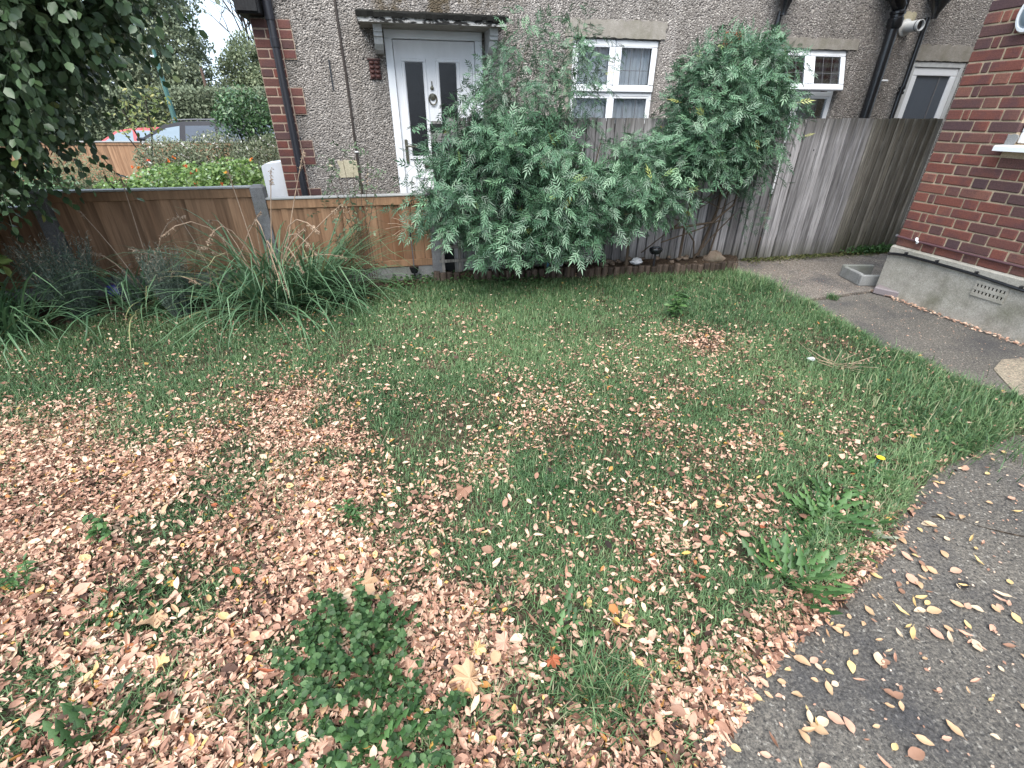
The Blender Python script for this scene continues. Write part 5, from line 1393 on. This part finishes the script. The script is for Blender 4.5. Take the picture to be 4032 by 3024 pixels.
link('dried_flower', scatter('dried_flower', np.repeat(rn, 14, 0) + rng.normal(size=(42, 3)) * .018, unit(42), unit(42), np.full(42, .022), np.full(42, .008), .8 + .2 * rng.random(42), OVAL, M['straw']), rs)

# ------------------------------------------------------------------ garden lights, stones, bits
fl_ = thing('starburst_light', 'starburst solar light with thin spokes on a stick before the brown fence', 'garden light', (-.93, 4.44, .05))
MB().tube([(0, 0, .13), (0, 0, .30), (-.005, 0, .47)], .005, 6).build('stick', M['lead'], fl_); MB().tube([(-.005, 0, .40), (-.006, 0, .49)], .008, 6).build('collar', M['blackmatt'], fl_)
b = MB()
for k in range(26):
    v_ = Vector(tuple(unit(1)[0])); v_.z = abs(v_.z) * .9 - .35; v_.normalize(); e_ = Vector((-.006, 0, .49)) + v_ * random.uniform(.16, .26); e_.z -= .02
    b.tube([(-.006, 0, .49), Vector((-.006, 0, .49)) + v_ * .12, e_], .0026, 4)
b.build('spoke', M['stalk'], fl_); fl_.children[-1]['kind'] = 'stuff'
MB().lathe([(0, 0), (.03, .01), (.043, .05), (.045, .07), (.0, .078)], 16, Matrix.Translation((0, 0, .06))).build('solar_base', M['black'], fl_, True)
MB().tube([(0, 0, -.03), (0, 0, .07)], .008, 6).build('ground_spike', M['blackmatt'], fl_)
ml = thing('solar_stake_light', 'black mushroom solar light standing in the raised bed by the log edging', 'garden light', (1.41, 4.70, .09))
MB().tube([(0, 0, -.02), (0, 0, .155)], .011, 8).build('stake', M['blackmatt'], ml)
b = MB(); b.lathe([(0, .0), (.04, .002), (.058, .03), (.06, .05), (.05, .062), (0, .066)], 16, Matrix.Translation((0, 0, .148)) @ Matrix.Diagonal((1.1, .8, 1, 1))); b.build('lamp_head', M['black'], ml, True)
MB().box(-.035, .035, -.025, .025, .2142, .2165).build('solar_panel', M['carglass2'], ml)
sl_ = thing('solar_lamp', 'dark blue topped solar lamp on splayed legs among the lavender', 'garden light', (-3.16, 3.66, .03))
sl_.scale = (1, 1, 1)
solar = plain('solar_blue', (.03, .035, .13), .2, .6, .1, 30)
MB().lathe([(.055, 0), (.07, .02), (.06, .07), (.045, .085), (0, .086)], 14, Matrix.Translation((0, 0, .14))).build('lamp_head', solar, sl_, False)
for k in range(4): a_ = PI / 4 + k * PI / 2; MB().tube([(.045 * math.cos(a_), .045 * math.sin(a_), .15), (.11 * math.cos(a_), .11 * math.sin(a_), -.02)], .007, 5).build('leg', M['stemwood'], sl_)
MB().tube([(0, 0, .22), (0, 0, .3)], .006, 5).build('top_hook', M['blackmatt'], sl_)
rr_ = random.Random(12)
for i in range(44):
    x = rr_.uniform(.35, 2.2); yb = 4.58 + (x - .4) * .135; y = yb + rr_.uniform(.08, .42)
    s = rr_.uniform(.018, .045)
    o = MB().rock((0, 0, 0), s, (1, .8, .6), rr_).build('stone', M['stone'], None, True, (x, y, .10 + s * .3), (0, 0, rr_.uniform(0, 6)))
    tag(o, 'brown rubble stone lying in the raised bed behind the log edging', 'stone', 'brown rubble stones in the raised bed')
o = MB().rock((0, 0, 0), .055, (1.25, .8, .62), random.Random(4)).build('stone', M['whitestone'], None, True, (1.25, 4.75, .145)); tag(o, 'white stone in the raised bed left of the mushroom light', 'stone')
o = MB().rock((0, 0, 0), .04, (1, .8, .7), random.Random(6)).build('stone', M['whitestone'], None, True, (.46, 4.68, .14)); tag(o, 'small pale stone at the left of the raised bed beside the blue scrap', 'stone')
o = MB().rock((0, 0, 0), .03, (.8, .6, 1), random.Random(9)).build('plastic_scrap', M['bluebit'], None, True, (.34, 4.66, .14)); tag(o, 'small blue plastic scrap in the raised bed under the bush', 'scrap')
o = MB().rock((0, 0, 0), .09, (1.3, .7, .7), random.Random(16)).build('stone', M['stone'], None, True, (2.12, 4.98, .13)); tag(o, 'largest brown lump at the right end of the raised bed', 'stone')
o = MB().rock((0, 0, 0), .022, (1, .9, .8), random.Random(2)).build('stone', M['whitestone'], None, True, (1.96, 2.78, .04)); tag(o, 'small white pebble on the grass at the right side of the lawn', 'stone')
# concrete gully surround and loose brick by the plinth
gs = MB(); A_ = np.array([3.40, 4.46]); ux = np.array([cT, sT]); uy = np.array([-sT, cT])
gs.box(-.06, .24, 0, .035, 0, .105, .008); gs.box(-.06, -.02, .035, .30, 0, .11, .008); gs.box(-.06, .24, .30, .34, 0, .12, .008)
o = gs.build('gully_surround', M['concrete']); o.location = (3.37, 4.40, .012); o.rotation_euler = (0, 0, T - .25); tag(o, 'small mossy concrete gully surround at the corner of the brick house', 'drain surround')
o = MB().box(-.105, .105, -.05, .05, 0, .062, .007).build('loose_brick', M['slate']); o.location = (3.425, 4.17, .006); o.rotation_euler = (.06, .03, T - PI / 2 + .5); tag(o, 'loose purple brown brick lying against the plinth', 'brick')
n = 260; s_ = rng.random(n) ** 1.2 * 1.25; P = np.stack([BO[0] + s_ * sT - .03 * cT - np.abs(rng.normal(size=n)) * .025, BO[1] - s_ * cT, .006 + .012 * rng.random(n)], 1); a = rng.random(n) * 6.28
o = link('debris', scatter('debris', P, np.stack([np.cos(a), np.sin(a), .2 * rng.random(n)], 1), np.array([[0, 0, 1.]]) + .3 * rng.normal(size=(n, 3)), .012 + .02 * rng.random(n), .012 + .01 * rng.random(n), .4 + .5 * rng.random(n), OVAL, M['litter'])); tag(o, kind='stuff')
ck = random.Random(8); pts = []; x, y = 1.72, 1.42
for i in range(16):
    pts.append((x, y)); x += .055 + ck.uniform(-.01, .02); y += -.022 + ck.uniform(-.02, .02)
b = MB(); vs = []
for i, (x, y) in enumerate(pts):
    w = .001 + .003 * ck.random(); vs += [(x, y - w, .003), (x, y + w, .003)]
b.add(vs, [(2 * i, 2 * i + 2, 2 * i + 3, 2 * i + 1) for i in range(15)]); tag(b.build('path_crack', M['soil']), kind='structure')
# fine chips and crumbs on the paths
n = 2600; x = rng.uniform(.4, 4.2, n); y = rng.uniform(.4, 5.2, n); k = (poly_d(x, y) < -.02) & in_view(x, y, 50) & ((x - BO[0]) * cT + (y - BO[1]) * sT < -.03) & (-(x - FO[0]) * sT + (y - FO[1]) * cT < -.03); x, y = x[k], y[k]; n = len(x); a = rng.random(n) * 6.28
o = link('leaf_crumbs', scatter('leaf_crumbs', np.stack([x, y, np.where(y > 3.9 + .3 * (x - 2.5), .018, .006)], 1), np.stack([np.cos(a), np.sin(a), .2 * rng.random(n)], 1), np.array([[0, 0, 1.]]) + .3 * rng.normal(size=(n, 3)), .006 + .012 * rng.random(n) ** 2, .005 + .006 * rng.random(n), .35 + .6 * rng.random(n), DIAM, M['litter'])); tag(o, kind='stuff')

# ------------------------------------------------------------------ beyond the fence: front garden, cars, trees
def mound(name, label, cat, c, ells, n, ls, lw, mat, tmpl=OVAL, shell=.5, up=1.0, pname='foliage', kindname=None):
    t = thing(name, label, cat, c)
    P, dn, k = in_ellipsoids(n, ells, shell)
    a = unit(n) + np.array([0, -.2, .0]); nn = np.array([0, -.5, 1.]) * up + .5 * rng.normal(size=(n, 3)) + .5 * dn
    L = rng.uniform(ls[0], ls[1], n)
    link(pname, scatter(pname, P, a, nn, L, L * lw, np.clip(rng.random(n), 0, 1), tmpl, mat), t)
    return t
t = mound('nasturtium_bed', 'bright green nasturtium bed with orange flowers in the next garden', 'flower bed', (-4.35, 7.0, 0), [(-.1, 0, .52, .85, .6, .34), (.5, .1, .56, .5, .5, .36), (-.75, -.3, .42, .5, .4, .28)], 9000, (.03, .055), .9, M['nast'])
n = 22; P, dn, _ = in_ellipsoids(n, [(-.1, -.1, .6, .9, .6, .32), (.5, 0, .62, .5, .5, .33)], .9); P[:, 2] += .03
link('blossom', scatter('blossom', np.repeat(P, 5, 0), unit(n * 5), unit(n * 5), np.full(n * 5, .032), np.full(n * 5, .028), np.repeat(rng.random(n), 5), OVAL, M['petal']), t)
t = mound('gaura_shrub', 'wispy grey shrub dotted with white flowers before the far brown fence', 'shrub', (-5.1, 8.7, 0), [(-.8, .3, .66, .6, .4, .44), (.1, .2, .72, .7, .4, .46), (.9, .1, .70, .55, .4, .44)], 15000, (.03, .07), .4, M['greyshrub'], shell=.1)
t = mound('pink_shrub', 'dusty grey green shrub at the right of the nasturtium bed', 'shrub', (-3.6, 7.6, 0), [(.0, .2, .76, .6, .4, .42), (.5, .1, .66, .4, .3, .38)], 8000, (.03, .06), .35, M['greyshrub'], shell=.2)
t = mound('fern_shrub', 'olive feathery shrub behind the left end of the brown fence', 'shrub', (-5.75, 6.8, 0), [(0, 0, .6, .45, .35, .42), (-.5, -.2, .52, .42, .3, .36)], 5200, (.03, .06), .3, M['farB'], shell=.2)
t = mound('low_shrub', 'low dark green shrub behind the fence under the overhanging tree', 'shrub', (-6.1, 6.4, 0), [(0, 0, .5, .7, .4, .36)], 2600, (.04, .06), .6, M['shrubleaf'])
def small_tree(name, label, c, ells, n, ls, lw, mat, trunks):
    t = mound(name, label, 'tree', c, ells, n, ls, lw, mat, shell=.15, pname='crown')
    stems(t, trunks, M['bark'], 'trunk'); return t
small_tree('young_tree', 'small young tree with sparse yellow leaves in the next garden', (-6.95, 10.0, 0), [(.2, 0, 1.5, .55, .4, .42), (-.1, 0, 1.3, .35, .3, .3)], 230, (.06, .11), .5, M['yellowleaf'],
           [([(0, 0, 0), (.02, 0, .7), (-.2, 0, 1.5)], .03, .01), ([(.02, 0, .6), (.2, 0, 1.1), (.3, 0, 1.7)], .022, .008), ([(0, 0, .5), (-.35, 0, 1.2)], .018, .008)])
small_tree('round_shrub', 'round glossy green shrub on thin stems next to the house corner', (-4.25, 8.5, 0), [(.05, 0, 1.45, .42, .36, .36), (.3, 0, 1.2, .30, .3, .26), (-.2, -.05, 1.32, .24, .25, .2)], 2300, (.05, .08), .5, M['shrubleaf'],
           [([(0, 0, 0), (.02, 0, .8), (-.15, 0, 1.3)], .02, .008), ([(0, 0, .5), (.2, 0, 1.0), (.35, 0, 1.35)], .018, .008), ([(.02, 0, .8), (.06, 0, 1.5)], .014, .006)])
ff = thing('front_fence', 'far brown fence with a pale capping in front of the parked cars', 'fence', (-9.5, 12.0, 0))
x = -4.5
while x < 4.9:
    MB().add([(0, -.014, 0), (.125, -.006, 0), (.125, 0, 0), (0, 0, 0), (0, -.014, .80), (.125, -.006, .80), (.125, 0, .80), (0, 0, .80)], [(3, 2, 1, 0), (4, 5, 6, 7), (0, 1, 5, 4), (1, 2, 6, 5), (2, 3, 7, 6), (3, 0, 4, 7)]).build('board', M['brownwood'], ff, False, (x, 0, .02)); x += .12
MB().box(-4.5, 4.95, -.025, .02, .80, .86, .004).build('top_rail', M['caprail'], ff); MB().box(-4.5, 4.95, -.04, .05, .862, .885, .003).build('capping', M['capgrey'], ff)
for x in (-2.7, -.9, .9, 2.7, 4.5): MB().box(x, x + .1, .022, .12, 0, .88).build('post', M['post'], ff)

def car(label, loc, rotz, paint, s=1.0, estate=True):
    t = thing('parked_car', label, 'car', loc, rotz); t.scale = (s, s, s)
    pm = plain('paint_' + label.split()[0], paint, .35, .3, .02, 3)
    L = 4.6; hw_ = .89
    low = [(-2.3, .30), (-2.28, .62), (-2.15, .74), (-1.25, .93), (1.6, .98), (2.2, .97), (2.29, .7), (2.28, .32), (1.85, .26), (-1.9, .26)]
    MB().prism([(x, z) for x, z in low], -hw_, hw_, 'y').build('body', pm, t, True)
    roof = [(-1.2, .92), (-.30, 1.38), (.2, 1.45), (1.3, 1.45), (1.9, 1.38), (2.22, .96)] if estate else [(-1.0, .92), (-.25, 1.36), (.3, 1.44), (1.1, 1.42), (1.9, .96)]
    n_ = len(roof); vs = []
    for sd in (-1, 1):
        for x, z in roof: vs.append((x, sd * (hw_ - .02 - (z - .92) * .36), z))
    fs = [tuple(range(n_))[::-1], tuple(range(n_, 2 * n_))] + [(i, i + 1, n_ + i + 1, n_ + i) for i in range(n_ - 1)]
    MB().add(vs, fs).build('cabin', pm, t, True)
    def side(name, pts, mat, e=.006):
        for sd in (-1, 1):
            vs = [(x, sd * (hw_ - .02 - (z - .92) * .36 + e), z) for x, z in pts] + [(x, sd * (hw_ - .03 - (z - .92) * .36), z) for x, z in pts]
            m_ = len(pts); MB().add(vs, [tuple(range(m_))] + [(i, (i + 1) % m_, m_ + (i + 1) % m_, m_ + i) for i in range(m_)]).build(name, mat, t)
    if estate:
        side('front_window', [(-.92, .985), (-.25, 1.295), (.10, 1.345), (.06, .985)], M['carglass'])
        side('rear_window', [(.22, .985), (.25, 1.35), (1.02, 1.355), (1.06, .985)], M['carglass2'])
        side('quarter_window', [(1.15, .985), (1.12, 1.35), (1.58, 1.325), (1.88, 1.0)], M['carglass2'])
        side('window_trim', [(-1.05, .945), (2.05, .965), (2.05, .975), (-1.05, .955)], M['upvc'], .01)
        for sd in (-1, 1): MB().tube([(-.2, sd * .66, 1.42), (-.1, sd * .66, 1.475), (.5, sd * .66, 1.495), (1.4, sd * .66, 1.49), (1.75, sd * .66, 1.46), (1.8, sd * .66, 1.40)], .018, 8).build('roof_rail', M['lead'], t, True)
    else:
        side('front_window', [(-.8, .97), (-.2, 1.32), (.25, 1.38), (.25, .97)], M['carglass'])
        side('rear_window', [(.35, .97), (.35, 1.38), (1.05, 1.36), (1.6, .98)], M['carglass'])
    a_, b_ = roof[0], roof[1]
    def cross(name, f0, f1, p, q, mat, off):
        vs = []
        for f in (f0, f1):
            x = p[0] + (q[0] - p[0]) * f; z = p[1] + (q[1] - p[1]) * f; w_ = hw_ - .1 - (z - .92) * .36
            vs += [(x + off[0], -w_, z + off[1]), (x + off[0], w_, z + off[1])]
        MB().add(vs, [(0, 1, 3, 2)]).build(name, mat, t)
    cross('windscreen', .08, .94, a_, b_, M['carglass'], (-.006, .01)); cross('tailgate_window', .1, .9, roof[-1], roof[-2], M['carglass2'], (.01, .006))
    for x in (-1.45, 1.4):
        for sd in (-1, 1):
            Rw = Matrix.Translation((x, sd * .80, .32)) @ Matrix.Rotation(PI / 2, 4, 'X')
            w_ = MB().lathe([(.2, -.1), (.3, -.1), (.32, -.07), (.32, .07), (.3, .1), (.2, .1)], 24, Rw).build('wheel', M['blackmatt'], t, True)
            MB().lathe([(0, -.09), (.2, -.1), (.2, .1), (0, .09)], 18, Rw).build('rim', M['lead'], w_, True)
    for sd in (-1, 1):
        MB().box(-2.3, -2.12, sd * .5, sd * .86, .62, .74, .02).build('headlight', M['upvc'], t); MB().box(2.2, 2.31, sd * .55, sd * .88, .72, .95, .02).build('tail_light', M['redclay'], t)
        MB().box(-.95, -.8, sd * .86, sd * 1.05, .96, 1.08, .03).build('wing_mirror', pm, t)
    return t
car('dark grey estate car with roof rails parked behind the far brown fence', (-8.95, 15.0, -.20), .02, (.018, .018, .024))
car('red hatchback parked behind and left of the dark grey estate car', (-12.6, 18.0, -.42), .1, (.55, .09, .10), 1.0, False)

lp = thing('street_lamp', 'green street lamp post rising behind the parked cars', 'street lamp', (-11.85, 19.0, -.44))
b = MB(); b.lathe([(.12, 0), (.12, 1.35), (.125, 1.37), (.125, 1.5), (.085, 1.58), (.0, 1.58)], 14); b.build('base_column', M['lampgreen'], lp, True)
b = MB(); b.lathe([(.08, 1.55), (.07, 2.6), (.055, 3.6), (.05, 3.7), (.0, 3.7)], 12); b.build('pole', M['lampgreen'], lp, True)
b = MB(); b.box(-.16, .0, -.05, .05, 3.42, 3.55, .01); b.build('lamp_head', M['upvc'], lp)
tp = thing('wooden_pole', 'thin brown pole rising behind the estate car', 'pole', (-15.4, 28.0, -.5)); MB().tube([(0, 0, 0), (0, 0, 1.8), (0, 0, 3.9)], [.1, .09, .06], 8).build('shaft', M['polewood'], tp, True); MB().tube([(0, 0, 1.4), (0, 0, 1.75)], .105, 8).build('pale_band', M['upvc'], tp)

def far_tree(label, c, ells, n, ls, mat, trunk_h, r=.25):
    t = thing('tall_tree', label, 'tree', c)
    # clumps of leaves spread through the crown
    n = int(n * 2.1); nc = n // 40; C, dn, k = in_ellipsoids(nc, ells, .35)
    j = rng.integers(0, nc, n); rad = rng.uniform(.25, .6, nc)
    P = C[j] + unit(n) * (rad[j] * rng.random(n) ** .5)[:, None] * np.array([1, 1, .75]); P[:, 2] -= .15 * rng.random(n)
    tone = np.clip(.45 * rng.random(nc)[j] + .55 * rng.random(n), 0, 1)
    L = rng.uniform(ls[0], ls[1], n)
    link('crown', scatter('crown', P, unit(n) + np.array([0, 0, -.5]), np.array([0, -.4, 1.]) + .7 * rng.normal(size=(n, 3)), L, L * .6, tone, DIAM, mat), t)
    lines = [([(0, 0, -.1), (.1, 0, trunk_h * .5), (0, 0, trunk_h)], r, r * .5)]
    for q in range(4): e_ = ells[q % len(ells)]; lines.append(([(0, 0, trunk_h * .6), (e_[0] * .6, e_[1] * .6, trunk_h + .3), (e_[0], e_[1], e_[2])], r * .4, .05))
    stems(t, lines, M['bark'], 'trunk'); return t
far_tree('tall olive green tree filling the view behind the lamp post', (-18.6, 30, -.5), [(0, 0, 5.2, 2.7, 2, 3.4), (-1.6, -.5, 3.6, 2.2, 2, 2.6), (1.4, -.6, 3.4, 1.6, 1.6, 2.4), (.6, 0, 8, 2.4, 2, 2.4)], 19000, (.11, .22), M['farA'], 4)
far_tree('broad olive tree further left, behind the dark overhanging branches', (-25, 31, -.5), [(0, 0, 5.0, 3.4, 2.2, 3.6), (2, -.5, 3.2, 2.6, 2, 2.4), (-2, 0, 7, 3, 2.4, 2.6)], 13000, (.13, .25), M['farA'], 4)
far_tree('paler green tree between the olive tree and the house corner', (-14.7, 32, -.5), [(-.2, 0, 4.0, 1.55, 1.6, 1.9), (.7, -.5, 2.6, 1.7, 1.5, 1.6), (-.8, -.4, 2.6, 1.2, 1.3, 1.6), (1.6, 0, 3.6, 1.1, 1.2, 1.2)], 13000, (.1, .2), M['farB'], 3)
hd = thing('hedge', 'dark clipped hedge at the foot of the far trees behind the cars', 'hedge', (-17, 24, -.5))
n = 26000; P = np.stack([rng.uniform(-7, 7, n), rng.uniform(-.6, .6, n), 2.9 * rng.random(n) ** .6], 1)
link('foliage', scatter('foliage', P, unit(n), np.array([0, -.6, 1.]) + .6 * rng.normal(size=(n, 3)), rng.uniform(.1, .2, n), rng.uniform(.06, .12, n), .5 * rng.random(n), DIAM, M['farA']), hd)
MB().box(-7, 7, -.3, .3, 0, 2.4).build('inner_box', plain('hedge_inside', (.045, .06, .035), .9, .1, .3, 9), hd)  # solid dark green box behind the hedge leaves
# bare tree against the sky
bt = thing('bare_tree', 'leafless grey tree against the pale sky left of the house corner', 'tree', (-19.0, 42, -.5))
rt = random.Random(41); b = MB()
def branch(p, d, l, r, lev):
    q = Vector(p) + Vector(d) * l; mid = (Vector(p) + q) / 2 + Vector((rt.uniform(-.1, .1), 0, rt.uniform(-.05, .1))) * l * .5
    b.tube([p, mid, q], [r, r * .85, r * .65], 4 if lev > 1 else 6, False)
    if lev >= 5: return
    for k in range(3 if lev < 3 else 2):
        dd = (Vector(d) + Vector((rt.uniform(-.8, .8), rt.uniform(-.6, .6), rt.uniform(-.25, .45)))).normalized()
        branch(tuple(q), dd, l * rt.uniform(.6, .82), r * .62, lev + 1)
branch((0, 0, 0), (0, 0, 1), 3.6, .16, 0); b.build('branch', M['bark'], bt); bt.children[-1]['kind'] = 'stuff'
